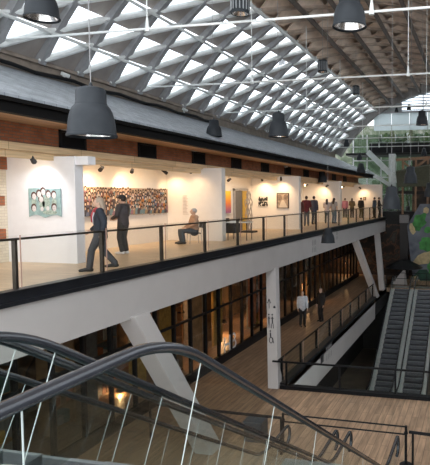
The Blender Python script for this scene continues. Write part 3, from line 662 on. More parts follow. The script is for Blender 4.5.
# ------------------------------------------------------------------ escalators
def smoothprof(u, L, zt, zb, rr=.45):
    s = math.tan(math.radians(30.4)); ub = L
    def soft(x, r): return 0 if x < -r else x if x > r else (x+r)**2/(4*r)
    return zt - s*(soft(u, rr) - soft(u-(zt-zb)/s, rr))
def escalator(name, xl, xr, Y0, sgn, zfl_t, zfl_b, label, hr=.95, top_ext=2.6, bot_ext=1.7, joints=1.35, rubw=.042):
    s = math.tan(math.radians(30.4)); Lh = (zfl_t-zfl_b)/s
    t = thing(name, ((xl+xr)/2, Y0, zfl_t), label, 'escalator', 'escalators')
    Yp = lambda u: Y0 + sgn*u
    SD = (sgn, 0, 0); M_ = lambda pf: [(a*sgn, b) for a, b in pf]
    zf = lambda u: smoothprof(u, Lh, zfl_t, zfl_b)
    us = [-top_ext + (Lh+top_ext+bot_ext)*k/110 for k in range(111)]
    for X in (xl, xr):
        pts = [(X, Yp(u), zf(u)+hr) for u in us]
        u0, u1 = us[0], us[-1]; rr = .24
        head = [(X, Yp(u0 - rr*sin(a)), zf(u0)+hr-rr+rr*cos(a)) for a in [PI*k/10 for k in range(10, 0, -1)]]
        tail = [(X, Yp(u1 + rr*sin(a)), zf(u1)+hr-rr+rr*cos(a)) for a in [PI*k/10 for k in range(1, 11)]]
        prof = [(-rubw, -.012), (-rubw*.85, .016), (-rubw*.4, .028), (rubw*.4, .028), (rubw*.85, .016), (rubw, -.012), (rubw*.7, -.026), (-rubw*.7, -.026)]
        MB().sweep(head+pts+tail, prof, side=SD).build('handrail', M_RUB, t, smooth=True)
        MB().sweep(head+pts+tail, [(-.012,-.04),(-.012,-.022),(.012,-.022),(.012,-.04)], side=SD).build('handrail_guide', M_FIN if sgn < 0 else M_TRUSS, t)
        # glass panels with joints perpendicular to the run
        u = u0; n_ = max(2, int((u1-u0)/joints)); du = (u1-u0)/n_
        for k in range(n_):
            a_, b_ = u0+du*k, u0+du*(k+1); mb = MB(); m_ = 6; vs = []
            for i in range(m_+1):
                uu = a_ + (b_-a_)*i/m_
                sl_ = (zf(uu+.05)-zf(uu-.05))/.1
                for off, ud in ((-.03, 0), (hr-.03, 1)):
                    dz = off - hr/2; ut = uu - sl_*dz/(1+sl_*sl_)*1.0
                    zc = zf(uu)+hr/2 + dz/(1+sl_*sl_) if False else zf(ut)+off
                    vs += [(X-.005, Yp(ut), zc), (X+.005, Yp(ut), zc)]
            fs = []
            for i in range(m_):
                q_ = 4*i; fs += [(q_, q_+4, q_+6, q_+2), (q_+1, q_+3, q_+7, q_+5), (q_+2, q_+6, q_+7, q_+3), (q_, q_+1, q_+5, q_+4)]
            fs += [(0,2,3,1), (4*m_, 4*m_+1, 4*m_+3, 4*m_+2)]
            mb.add(vs, fs); gpn = mb.build('glass_panel', M_GLASSG, t)
            q_ = 4*m_; MB().bar(vs[q_], vs[q_+2], .007, .005, upv=(1,0,0)).build('joint_strip', M_EDGE, gpn) if k < n_-1 else None
        d_ = -1 if X == xl else 1
        out = X + d_*.17; inn = X - d_*.13
        pd = [(-.17, -.10), (-.15, -.04), (.0, -.02), (.11, -.05), (.12, -.16), (-.12, -.3)] if d_ < 0 else [(.17, -.10), (.15, -.04), (.0, -.02), (-.11, -.05), (-.12, -.16), (.12, -.3)]
        MB().sweep([(X, Yp(u), zf(u)) for u in us], M_(pd), side=SD).build('deck', M_DECK, t, smooth=True)
    k = 0; u = -.4
    while u < Lh+.4:
        z = zf(u+.2); mb = MB(); mb.box(xl+.13, xr-.13, min(Yp(u), Yp(u+.4)), max(Yp(u), Yp(u+.4)), z-.24, z-.02)
        y_ = Yp(u+.385); mb.cur = 1; mb.box(xl+.13, xr-.13, y_-.02, y_+.02, z-.03, z-.015)
        mb.build('step', [M_STEP, M_STEPN], t); u += .4
    MB().box(xl-.1, xr+.1, min(Yp(-top_ext-.5), Yp(-.45)), max(Yp(-top_ext-.5), Yp(-.45)), zfl_t-.06, zfl_t+.004).build('landing_plate', M_STEEL, t)
    MB().box(xl-.1, xr+.1, min(Yp(Lh+.45), Yp(Lh+bot_ext+.2)), max(Yp(Lh+.45), Yp(Lh+bot_ext+.2)), zfl_b-.06, zfl_b+.006).build('landing_plate', M_STEEL, t)
    tr = MB(); tr.sweep([(0, Yp(u), zf(u)) for u in us[10:-12]], M_([(xl-.16, -.75), (xr+.16, -.75), (xr+.16, -.28), (xl-.16, -.28)]), side=SD); tr.build('truss', M_TRUSS, t)
    return t
escalator('escalator', -3.15, -1.93, 3.17, 1, -.15, ZL, 'nearest escalator with the big black handrail curving across the foreground')
escalator('escalator', -4.82, -3.51, 3.17, 1, -.15, ZL, 'second escalator going down just beyond the nearest one')
escalator('escalator', -6.38, -4.98, 42.0, -1, ZL, ZB, 'far escalator left of the pair descending into the void', top_ext=.9, hr=.92)
escalator('escalator', -4.62, -3.22, 42.0, -1, ZL, ZB, 'far escalator right of the pair, cut by the photo edge', top_ext=.9, hr=.92)
st('floor_upper_landing', B(-6, 4, -4, 2.4, -.55, -.2), M_STEEL, 'landing floor at the head of the near escalators', 'floor')

# ------------------------------------------------------------------ barrier on the bridge
pA, pB = at(283, 416, Z=ZL+.95), at(406, 428, Z=ZL+.97)
t = thing('barrier', (pB.x, pB.y, ZL), 'black double rail barrier between two posts on the bridge floor', 'barrier')
for p in (pA, pB):
    MB().tube((p.x, p.y, ZL+.02), (p.x, p.y, ZL+1.03), .035, .035, 12).build('post', M_BLACK, t, smooth=True)
    MB().lathe([(.0, .035), (.14, .03), (.17, .01), (.17, 0), (0, 0)], (p.x, p.y, ZL), 20).build('base', M_BLACK, t)
    MB().ball((p.x, p.y, ZL+.84), .055).build('clamp', M_BLACK, t)
MB().tube((pA.x, pA.y, ZL+1.0), (pB.x, pB.y, ZL+1.0), .022, .022, 8).build('rail', M_BLACK, t)
MB().tube((pA.x, pA.y, ZL+.80), (pB.x, pB.y, ZL+.80), .022, .022, 8).build('rail', M_BLACK, t)
pC, pD = at(409, 432, Z=ZL+.9), at(440, 436, Z=ZL+.9)
t = thing('barrier', (pD.x, pD.y, ZL), 'short black rail barrier at the right edge of the photo', 'barrier')
MB().tube((pC.x, pC.y, ZL+.9), (pD.x, pD.y, ZL+.9), .04, .04, 10).build('rail', M_BLACK, t)
MB().tube((pD.x, pD.y, ZL), (pD.x, pD.y, ZL+.92), .035, .035, 10).build('post', M_BLACK, t)
MB().tube((pC.x+.1, pC.y, ZL), (pC.x+.1, pC.y, ZL+.92), .03, .03, 10).build('post', M_BLACK, t)
pE, pF = at(150, 404, Z=ZL+1.0), at(281, 418, Z=ZL+1.0)
t = thing('barrier', (pF.x, pF.y, ZL), 'black rail barrier seen through the escalator glass', 'barrier')
MB().tube((pE.x, pE.y, ZL+1.0), (pF.x, pF.y, ZL+1.0), .04, .04, 8).build('rail', M_BLACK, t)
for p in (pE, pF): MB().tube((p.x, p.y, ZL), (p.x, p.y, ZL+1.0), .035, .035, 8).build('post', M_BLACK, t)
p = at(256, 439, Z=ZL)
t = thing('waste_bin', p, 'dark blue-grey bin on the floor beyond the second escalator', 'bin')
MB().box(p.x-.27, p.x+.27, p.y-.25, p.y+.25, ZL, ZL+.55).build('body', mat('bin_blue', (.035, .05, .06), .5), t, bevel=.02)
MB().box(p.x-.29, p.x+.29, p.y-.27, p.y+.27, ZL+.55, ZL+.6).build('lid', mat('bin_lid', (.05, .07, .085), .4), t, bevel=.015)

# ------------------------------------------------------------------ pendant lamps
def pendant(px, py, w, kind, label, D=.6):
    d = D*560/w; p = at(px, py, D=d); s = D
    h = 1.06*s if kind == 'bell' else 1.2*s if kind == 'tall' else 1.15*s
    z0 = p.z - h/2; base = Vector((p.x, p.y, z0))
    t = thing('pendant_lamp', base, label, 'pendant lamp', 'industrial pendant lamps of the hall')
    if kind == 'can':
        pr_ = [(.42*s, 0), (.44*s, .03*s), (.44*s, .12*s), (.41*s, .14*s), (.41*s, .95*s), (.44*s, .97*s), (.44*s, 1.05*s), (.3*s, 1.1*s), (.05*s, 1.13*s)]
        MB().lathe(pr_ + [(0, 1.13*s)], base, 22).build('housing', M_LAMP, t, smooth=True)
        f = MB()
        for k in range(16):
            a = 2*PI*k/16; f.box(0, 0, 0, 0, 0, 0) if False else f.bar(base+Vector((.43*s*cos(a), .43*s*sin(a), .16*s)), base+Vector((.43*s*cos(a), .43*s*sin(a), .94*s)), .05*s, .05*s)
        f.build('cooling_fins', mat('lamp_fin_grey', (.2, .21, .22), .4, .4) if 'lamp_fin_grey' not in bpy.data.materials else bpy.data.materials['lamp_fin_grey'], t)
        MB().lathe([(.40*s, .04*s), (.3*s, .2*s), (0, .22*s)], base, 20).build('reflector', M_LAMPIN, t, smooth=True)
    else:
        k_ = 1.0 if kind == 'bell' else 1.15
        pr_ = [(.5*s, 0), (.51*s, .015*s), (.508*s, .05*s), (.49*s, .06*s), (.482*s, .15*s), (.467*s, .30*s), (.445*s, .43*s), (.412*s, .54*s), (.372*s, .62*s), (.33*s, .67*s)]
        MB().lathe([(r, z*k_) for r, z in pr_] + [(.31*s, .66*s*k_)] + [(r-.02*s, z*k_) for r, z in pr_[::-1][1:]], base, 28).build('shade', M_LAMP, t, smooth=True)
        MB().lathe([(r, z*k_) for r, z in [(.335*s, .63*s), (.32*s, .665*s), (.32*s, .70*s), (.31*s, .71*s), (.30*s, .96*s), (.27*s, 1.02*s), (.15*s, 1.055*s), (0, 1.06*s)]], base, 24).build('gear_housing', M_LAMP, t, smooth=True)
        MB().lathe([(.465*s, .06*s), (.40*s, .3*s), (.28*s, .5*s), (0, .55*s)], base, 24).build('reflector', M_LAMPIN, t, smooth=True)
    top = base + Vector((0, 0, 1.06*s*(1.15 if kind == 'tall' else 1)))
    MB().tube(top, top+Vector((0, 0, .09*s)), .05*s, .02*s, 8).build('hook', M_LAMP, t)
    a = max(-.99, min(.99, (p.x-VC.x)/VR)); zr = VC.z + VR*math.sqrt(1-a*a) - .15
    MB().tube(top+Vector((0, 0, .05*s)), (p.x, p.y, max(zr, top.z+.5)), .006, .006, 5).build('cable', M_CABLE if d < 12 else M_FIN, t)
pendant(41.5, 1, 33, 'bell', 'dark bell pendant cut by the top edge of the photo at the upper left')
pendant(91.5, 112, 47, 'bell', 'biggest dark bell pendant, hanging before the brick band and slate roof')
pendant(349.5, 9, 34, 'bell', 'dark bell pendant with shiny inside under the brown timber vault')
pendant(240, 2, 21, 'can', 'ribbed grey cylinder pendant cut by the top edge near the middle', .5)
pendant(322.5, 66, 11, 'can', 'ribbed cylinder pendant beneath the boundary of glass and timber', .48)
pendant(356, 90, 8, 'can', 'smaller ribbed cylinder pendant farther along the glass boundary', .48)
pendant(282, 66, 10, 'tall', 'small black bell pendant against the white lattice')
pendant(214, 128, 16, 'bell', 'black bell pendant over the lower edge of the slate roof')
pendant(278.5, 125, 20, 'tall', 'tall dark bell pendant over the upper edge of the slate roof')
pendant(346.5, 143, 6, 'tall', 'tiny dark pendant where the lattice meets the end wall', .5)
pendant(359.5, 157, 5.5, 'tall', 'tiny dark pendant, upper of two above the roof end', .46)
pendant(361, 168, 9, 'bell', 'dark bell pendant, lower of two above the roof end')
pendant(322.5, 177, 9, 'tall', 'dark pendant hanging before the brick band above the visitors')
pendant(328, 235.5, 14, 'bell', 'dark bell pendant hanging before the white gallery beam', .62)
pendant(391.5, 198, 19, 'tall', 'grey bell pendant in front of the far end of the gallery railing')
pendant(410.5, 175, 14, 'tall', 'grey bell pendant before the dark olive awning')
pendant(422, 118, 12, 'tall', 'dark bell pendant before the white boards of the end wall')
pendant(430, 190, 12, 'tall', 'dark bell pendant half cut by the right photo edge')
pendant(424, 152, 6, 'tall', 'small dark pendant in front of the black terrace band', .5)
pendant(396.5, 110, 4, 'tall', 'tiny black pendant left of two under the end gable', .33)
pendant(409, 107.5, 4.5, 'tall', 'tiny black pendant right of two under the end gable', .37)

# cameras and small lights on the facade
def seccam(p, label, m):
    t = thing('security_camera', p, label, 'camera')
    MB().box(p.x-.03, p.x+.03, p.y-.03, p.y+.03, p.z-.12, p.z).build('bracket', m, t); MB().tube(p+Vector((.02,-.12,.03)), p+Vector((.08,.12,-.02)), .06, .06, 10).build('body', m, t)
    MB().tube(p+Vector((.085,.125,-.02)), p+Vector((.1,.16,-.03)), .045, .045, 10).build('lens', M_INK, t)
seccam(at(64, 75, X=-12.8), 'white security camera at the top of the slate roof near the left', M_WMETAL)
seccam(at(184, 110, X=-12.8), 'white security camera at the top of the slate roof in the middle', M_WMETAL)
for x, y, lab in ((194, 149, 'small pale floodlight on the brick band in the middle'), (286, 166, 'small pale floodlight on the brick band to the right'), (66, 127, 'small pale floodlight on the brick band behind the biggest pendant')):
    p = at(x, y, X=-10.45); t = thing('floodlight', p, lab, 'floodlight')
    MB().box(p.x-.05, p.x+.06, p.y-.13, p.y+.13, p.z-.09, p.z+.09).build('body', M_FIN, t); MB().box(p.x+.06, p.x+.065, p.y-.11, p.y+.11, p.z-.07, p.z+.07).build('lens', M_VINYL, t)
    MB().box(p.x-.15, p.x-.05, p.y-.02, p.y+.02, p.z-.02, p.z+.02).build('bracket', M_FIN, t)

# ------------------------------------------------------------------ far end of the hall
YE = 50.0
ew = thing('wall_end', (-4, YE, ZL), 'glazed end wall of the hall below the arched gable', 'wall', kind='structure')
gb_ = MB(); seg = 24; t0, t1 = math.radians(-59.2), math.radians(40)
ar = MB(); ar.sweep([(VC.x+(VR-.25)*sin(t0+(t1-t0)*k/seg), YE-.1, VC.z+(VR-.25)*cos(t0+(t1-t0)*k/seg)) for k in range(seg+1)], [(-.25,-.75),(.45,-.75),(.45,.3),(-.25,.3)], side=(0,1,0))
ar.build('gable_arch', mat('grey_arch', (.26, .25, .24), .6), ew)
wb = frostboard('white_board')
# white boards z 7.6..9.3 from x=-9.3 to 8
for k in range(9):
    x = -9.4 + 1.6*k; MB().box(x, x+1.575, YE, YE+.04, 7.7, 9.3).build('white_board', wb, ew)
# left infill between vault and boards
MB().box(-10.2, -6.9, YE+.1, YE+.2, 9.3, 10.3).build('grey_infill', mat('grey_infill', (.36, .40, .40), .6), ew)
# louvred gable window
for k in range(9): MB().box(-7.0, 6, YE, YE+.14, 9.42+.26*k, 9.42+.26*k+.07).build('louvre', mat('louvre_grey', (.34, .39, .42), .5) if k == 0 else bpy.data.materials['louvre_grey'], ew)
MB().box(-7.1, 6, YE+.2, YE+.21, 9.3, 11.6).build('gable_glass', M_ROOFG, ew)
for k in range(7): MB().box(-7.05+2*k, -6.97+2*k, YE-.02, YE+.16, 9.3, 11.6).build('mullion', M_FIN, ew)
MB().box(-10.5, 8, YE-.1, YE+.2, 9.22, 9.36).build('rail_beam', M_FIN, ew)
# curtain wall behind terraces
MB().box(-12.1, 8, YE+3.0, YE+3.02, .5, 7.7).build('curtain_glass', glassmat('hazy_glass', (.60, .68, .62), .03), ew)
for k in range(15): MB().box(-12+1.35*k, -11.9+1.35*k, YE+2.85, YE+3.0, .5, 7.7).build('mullion', M_FIN, ew)
for z in (2.0, 3.6, 5.2): MB().box(-12, 8, YE+2.85, YE+3.0, z, z+.09).build('transom', M_FIN, ew)
st('wall_outside', B(-16, 10, YE+9, YE+9.3, ZL, 9.3), rampmat('outside_facade', [(0, (.03,.045,.025)), (.42, (.07,.09,.05)), (.5, (.15,.16,.13)), (.6, (.05,.075,.035)), (1, (.2,.2,.17))], 'N', .3, .7, nscale=1.1), 'leafy grey-green facade outside the glazed end of the hall', 'wall')
# terrace slab
tr = thing('terrace', (-3, YE, 5.7), 'black fronted terrace crossing the far end of the hall', 'terrace', kind='structure')
MB().box(-12, 8, YE, YE+3, 5.55, 5.75).build('slab', M_DARK, tr); MB().box(-9.8, 8, YE-.12, YE, 5.72, 6.55).build('front_panel', M_BLACK, tr)
MB().box(-9.8, 8, YE-.14, YE-.08, 6.6, 6.65).build('handrail', M_FIN, tr)
for k in range(12): MB().box(-9.6+1.4*k, -9.56+1.4*k, YE-.14, YE-.1, 5.72, 6.62).build('post', M_FIN, tr)
st('column_white', B(-8.0, -7.4, YE-.3, YE+.3, .8, 5.6), mat('pale_column', (.62, .66, .64), .6), 'pale column under the terrace at the far end', 'column')
st('column_white', B(-7.0, -6.5, YE+2.2, YE+2.6, 5.75, 7.7), bpy.data.materials['pale_column'], 'pale column standing on the terrace', 'column')
dg = MB(); a, b = at(368, 152, Y=YE-.5), at(398, 181, Y=YE-.5); dg.bar(a, b, .5, .45); a2, b2_ = at(366, 170, Y=YE-.5), at(396, 189, Y=YE-.5); dg.bar(a2, b2_, .35, .3)
st('beam_diagonal', dg, bpy.data.materials['pale_column'], 'pale slanted beams at the far end beyond the roof', 'beam')
# gallery end floor behind
st('floor_end', B(-14, 8, 48.6, 53.2, -.6, .5), M_DARK, 'dark floor edge at the far end level', 'floor')
# plants on terrace
LEAF = [mat('leaf_%s' % n_, c, .6, var=.3, scale=5) for n_, c in (('dark', (.05, .10, .04)), ('mid', (.10, .17, .06)), ('olive', (.17, .19, .08)))]
potm = mat('planter_grey', (.12, .12, .12), .7)
def plant(p, w, h, m, label, pot=True, group=None):
    t = thing('potted_shrub', p, label, 'plant', group)
    MB().lathe([(0, 0), (.18, 0), (.24, .4), (.21, .4), (.2, .34), (0, .34)], p, 14).build('pot', potm, t)
    f = MB()
    for k in range(170):
        a = random.uniform(0, 2*PI); r = w*math.sqrt(random.random()); z = .4 + h*random.random(); r *= math.sin(PI*min(.95, max(.12, (z-.3)/(h+.25))))
        c = p + Vector((r*cos(a), r*sin(a), z)); s_ = random.uniform(.07, .14)
        e1 = Vector((random.uniform(-1,1), random.uniform(-1,1), random.uniform(-.6,1))).normalized()*s_; e2 = e1.cross(Vector((random.random(), random.random(), random.random()))).normalized()*s_*.5
        f.add([c-e1, c+e2, c+e1, c-e2], [(0,1,2,3)])
    MB().tube(p+Vector((0,0,.3)), p+Vector((0,0,.4+h*.7)), .025, .012, 6).build('stem', M_RAILW, t)
    f.build('foliage', m, t)
xs = [380, 386, 392, 399, 405, 411, 417, 426]
labs = ['leftmost', 'second from left', 'third from left', 'fourth from left', 'fifth from left', 'sixth from left', 'seventh from left', 'rightmost']
for k, x in enumerate(xs):
    p = at(x, 142, Y=YE+.8+.35*(k%2)); plant(Vector((p.x, p.y, 5.75)), .27, 1.15+.3*(k%3), LEAF[k%3], 'leafy potted shrub on the far terrace, %s of the row' % labs[k], group='shrubs on the far terrace')
for k, x in enumerate((382, 389, 401, 408, 415)):
    p = at(x, 180, Y=YE+1.8); plant(Vector((p.x, p.y, .5)), .3, 2.6+.5*(k%2), LEAF[(k+1)%3], 'tall leafy shrub under the far terrace, %s of five' % ['leftmost', 'second from left', 'middle one', 'second from right', 'rightmost'][k], group='shrubs under the far terrace')
# dark olive awning, timber frame and market interior on the right
def wallbox(name, x0, x1, y0, y1, z0, z1, m, label, cat='wall'): return st(name, B(x0, x1, y0, y1, z0, z1), m, label, cat)
aw = thing('awning', (-4.2, 46.5, 1.5), 'dark olive awning at the far right behind the grey pendants', 'awning')
pts = [at(396, 172, Y=45.5), at(440, 163, Y=45.5), at(440, 186, Y=44.5), at(397, 187, Y=44.5)]
m_ = MB(); d0 = Vector((0, .25, .12)); m_.add(pts + [p+d0 for p in pts], [(0,1,2,3),(7,6,5,4),(0,4,5,1),(1,5,6,2),(2,6,7,3),(3,7,4,0)]); m_.build('canopy', mat('olive_canvas', (.06, .06, .035), .8, var=.2), aw)
for p in (pts[3], pts[2]): MB().tube(p+Vector((.05, .1, 0)), (p.x+.05, p.y+.1, .5), .05, .05, 8).build('pole', M_DARK, aw)
tf = mat('brown_beam', (.28, .16, .09), .6, var=.25, scale=3)
fr = thing('timber_frame', (-4.5, 47.5, 1), 'brown timber frame with a diagonal brace behind the olive awning', 'frame')
for x in (403, 416, 428): a = at(x, 158, Y=47.6); MB().box(a.x-.08, a.x+.08, 47.5, 47.7, -.2, a.z).build('post', tf, fr)
a, b = at(396, 160, Y=47.6), at(436, 157, Y=47.6); MB().bar(a, b, .16, .22).build('beam', tf, fr)
a, b = at(403, 178, Y=47.5), at(428, 158, Y=47.5); MB().bar(a, b, .12, .16).build('brace', tf, fr)
a, b = at(403, 162, Y=47.5), at(416, 172, Y=47.5); MB().bar(a, b, .12, .16).build('brace', tf, fr)
a, b = at(390, 192, Y=47.6), at(436, 193, Y=47.6); MB().bar(a, b, .16, .25).build('beam', M_DARK, fr)
wallbox('wall_end_upper', -5.8, 8, 49.0, 49.2, -.2, 5.0, rampmat('market_interior', [(0, (.02,.018,.015)), (.45, (.05,.035,.025)), (.6, (.16,.09,.05)), (1, (.05,.05,.03))], 'N', .3, .7, nscale=.9), 'dim brown market interior behind the olive awning')
# mural wall
mu = MB(); zt_ = 1.1
a, b, c_ = at(407, 226, Y=46.5), at(413, 290, Y=46.5), at(420, 204, Y=46.5)
mu.add([(a.x, 46.5, a.z), (b.x, 46.5, ZL), (8, 46.5, ZL), (8, 46.5, c_.z), (c_.x, 46.5, c_.z), (a.x, 46.7, a.z), (b.x, 46.7, ZL), (8, 46.7, ZL), (8, 46.7, c_.z), (c_.x, 46.7, c_.z)],
       [(0,1,2,3,4), (9,8,7,6,5), (0,5,6,1), (1,6,7,2), (2,7,8,3), (3,8,9,4), (4,9,5,0)])
muo = st('wall_mural', mu, rampmat('mural_ground', [(0, (.075,.085,.11)), (.5, (.14,.155,.185)), (1, (.18,.20,.23))], 'N', .3, .7, nscale=1.2), 'slate wall painted with a bold green and beige mural', 'wall')
def blob(px, py, rx, ry, rot, m, parent, name, Y, seed):
    random.seed(seed); c = at(px, py, Y=Y); sc_ = c.y/F/ FW.y; n = 18; vs = []
    for k in range(n):
        t = 2*PI*k/n; r = 1+random.uniform(-.22, .22); u, v = rx*r*cos(t), ry*r*sin(t); u, v = u*cos(rot)-v*sin(rot), u*sin(rot)+v*cos(rot)
        vs.append((c.x+u*sc_, Y, c.z+v*sc_)); 
    vs += [(x, Y+.02, z) for x, _, z in vs]
    mb = MB(); mb.add(vs, [tuple(range(n)), tuple(range(2*n-1, n-1, -1))] + [(k, (k+1)%n, n+(k+1)%n, n+k) for k in range(n)]); mb.build(name, m, parent)
mg = mat('mural_green', (.05, .23, .05), .7, var=.5, scale=2); mbg = mat('mural_beige', (.50, .40, .22), .7, var=.2, scale=4); mgd = mat('mural_deep_green', (.02, .07, .045), .7, var=.4, scale=2)
for k, (x, y, rx, ry, ro_, m_, nn) in enumerate(((419, 222, 6, 9.5, -.6, mg, 'green_patch'), (412.5, 229, 2.6, 5.5, .35, mbg, 'beige_patch'), (427, 245, 9, 7, 0, mg, 'green_patch'), (428, 230, 4, 3, 0, mg, 'green_patch'), (424, 258, 11, 6, .35, mbg, 'beige_patch'), (423, 276, 8, 8, 0, mgd, 'green_patch'), (415, 281, 4, 5, .2, mbg, 'beige_patch'), (426, 210, 3, 3, 0, mbg, 'beige_patch'), (432, 268, 4, 8, 0, mg, 'green_patch'))):
    blob(x, y, rx, ry, ro_, m_, muo, nn, 46.47-.003*k, 40+k)
random.seed(3)
wallbox('wall_end_lower', -14, 8, 49.2, 49.4, ZL, -.2, rampmat('lower_market', [(0, (.012,.011,.01)), (.5, (.03,.022,.017)), (.62, (.12,.055,.03)), (.75, (.03,.026,.02)), (1, (.07,.06,.05))], 'N', .3, .7, nscale=1.3), 'dark market interior on the lower level at the far end')
wallbox('column_grey', *(at(400, 215, Y=47.4).x, at(408.5, 215, Y=47.4).x), 47.4, 47.9, -5.2, .3, mat('grey_post', (.03, .026, .025), .6), 'dark grey post closing the end of the gallery beam', 'column')
gt = B(at(399.5, 217, Y=47.3).x, at(409, 217, Y=47.3).x, 47.3, 47.95, at(400, 223, Y=47.3).z, at(400, 215, Y=47.3).z); st('trim_post_cap', gt, mat('post_cap', (.22, .21, .21), .6), 'grey cap at the end of the gallery beam', 'trim')
# canopy and white stair wedge at the far landing
um = thing('parasol', at(404, 283, Y=44.8), 'black parasol at the far landing before the mural', 'parasol')
cpx = at(404, 259, Y=44.8); ea = at(386, 270, Y=44.8); rr_ = (at(424, 265, Y=44.8).x - ea.x)/2
mcan = MB(); mcan.lathe([(0, .55), (rr_*.35, .42), (rr_*.75, .12), (rr_, -.12), (rr_*.97, -.15), (rr_*.7, .06), (rr_*.3, .34), (0, .46)], (cpx.x, 44.8, at(404, 266, Y=44.8).z), 16); mcan.build('canopy', M_BLACK, um)
MB().tube((cpx.x, 44.8, at(404, 266, Y=44.8).z+.45), (cpx.x, 44.8, ZL), .04, .04, 8).build('pole', M_BLACK, um); MB().lathe([(0,.08),(.3,.06),(.3,0),(0,0)], (cpx.x, 44.8, ZL), 14).build('base', M_BLACK, um)
wd = MB(); A_, B_, C_ = at(391, 283, Y=44.0), at(405, 268, Y=44.0), at(407, 283, Y=44.0)
v = [Vector((p.x, 44.0, max(ZL, p.z))) for p in (A_, B_, C_)]; v[0].z = v[2].z = ZL; wd.add(v + [p+Vector((0,.25,0)) for p in v], [(0,1,2),(5,4,3),(0,3,4,1),(1,4,5,2),(2,5,3,0)])
tag(wd.build('stair_cheek', W_WHITE, loc=v[0]), 'white triangular stair side at the far landing under the black parasol', 'stair')
t = thing('landing_railing', (-3, 43.6, ZL), 'thin black railing across the far landing behind the escalator heads', 'railing')
for z in (.0, .5, .95): MB().box(-7.5, 4, 43.6, 43.64, ZL+z+.02, ZL+z+.06).build('rail', M_BLACK, t)
for k in range(7): MB().box(-7.4+1.7*k, -7.36+1.7*k, 43.6, 43.64, ZL, ZL+.98).build('post', M_BLACK, t)
shoplamp(406, 252, -6.15, 'small orange lamp glowing beside the mural on the far lower level', 40)

# ------------------------------------------------------------------ people
def evalmesh(mb, voxel, smooth_it=2):
    me = bpy.data.meshes.new('tmp'); me.from_pydata([tuple(p) for p in mb.v], [], mb.f)
    bm = bmesh.new(); bm.from_mesh(me); bmesh.ops.recalc_face_normals(bm, faces=bm.faces); bm.to_mesh(me); bm.free()
    ob = bpy.data.objects.new('tmp', me); C.objects.link(ob)
    r = ob.modifiers.new('r', 'REMESH'); r.mode = 'VOXEL'; r.voxel_size = voxel
    s = ob.modifiers.new('s', 'SMOOTH'); s.iterations = smooth_it; s.factor = .5
    dg = bpy.context.evaluated_depsgraph_get(); dg.update()
    out = bpy.data.meshes.new_from_object(ob.evaluated_get(dg)); bpy.data.objects.remove(ob); return out
def limb(mb, pts, rad, n=12):     # pts with (rx, ry) or r; closed rounded ends
    pts = [Vector(p) for p in pts]; rad = [(r, r) if not hasattr(r, '__len__') else r for r in rad]
    fine = []; fr_ = []
    for i in range(len(pts)-1):
        for k in range(4):
            t = k/4; fine.append(pts[i].lerp(pts[i+1], t)); fr_.append(tuple(rad[i][q_]+(rad[i+1][q_]-rad[i][q_])*t for q_ in (0, 1)))
    fine.append(pts[-1]); fr_.append(rad[-1]); vs = []
    for i, p in enumerate(fine):
        d = (fine[min(i+1, len(fine)-1)] - fine[max(i-1, 0)]).normalized(); u = Vector((0, 1, 0))
        if abs(d.dot(u)) > .9: u = Vector((0, 0, 1))
        a = d.cross(u).normalized(); b = a.cross(d).normalized(); 
        if abs(a.x) < .4 and abs(b.x) > abs(a.x): a, b = b, a
        for k in range(n): t = 2*PI*k/n; vs.append(p + a*(fr_[i][0]*cos(t)) + b*(fr_[i][1]*sin(t)))
    fs = [(i*n+k, i*n+(k+1)%n, (i+1)*n+(k+1)%n, (i+1)*n+k) for i in range(len(fine)-1) for k in range(n)]
    fs += [tuple(range(n)), tuple((len(fine)-1)*n+k for k in range(n))]
    mb.add(vs, fs); mb.ball(pts[0], (min(rad[0])*.98,)*3, 10, 6); mb.ball(pts[-1], (min(rad[-1])*.98,)*3, 10, 6)
MS = {}
def cloth(col, rough=.8):
    k = ('cloth', col)
    if k not in MS: MS[k] = mat('cloth_%02d' % len(MS), col, rough, var=.12, scale=14)
    return MS[k]
SKIN = mat('skin', (.58, .38, .28), .5, var=.05); EYEM = mat('eye_dark', (.03, .02, .02), .3); LIP = mat('lips', (.42, .17, .15), .5)
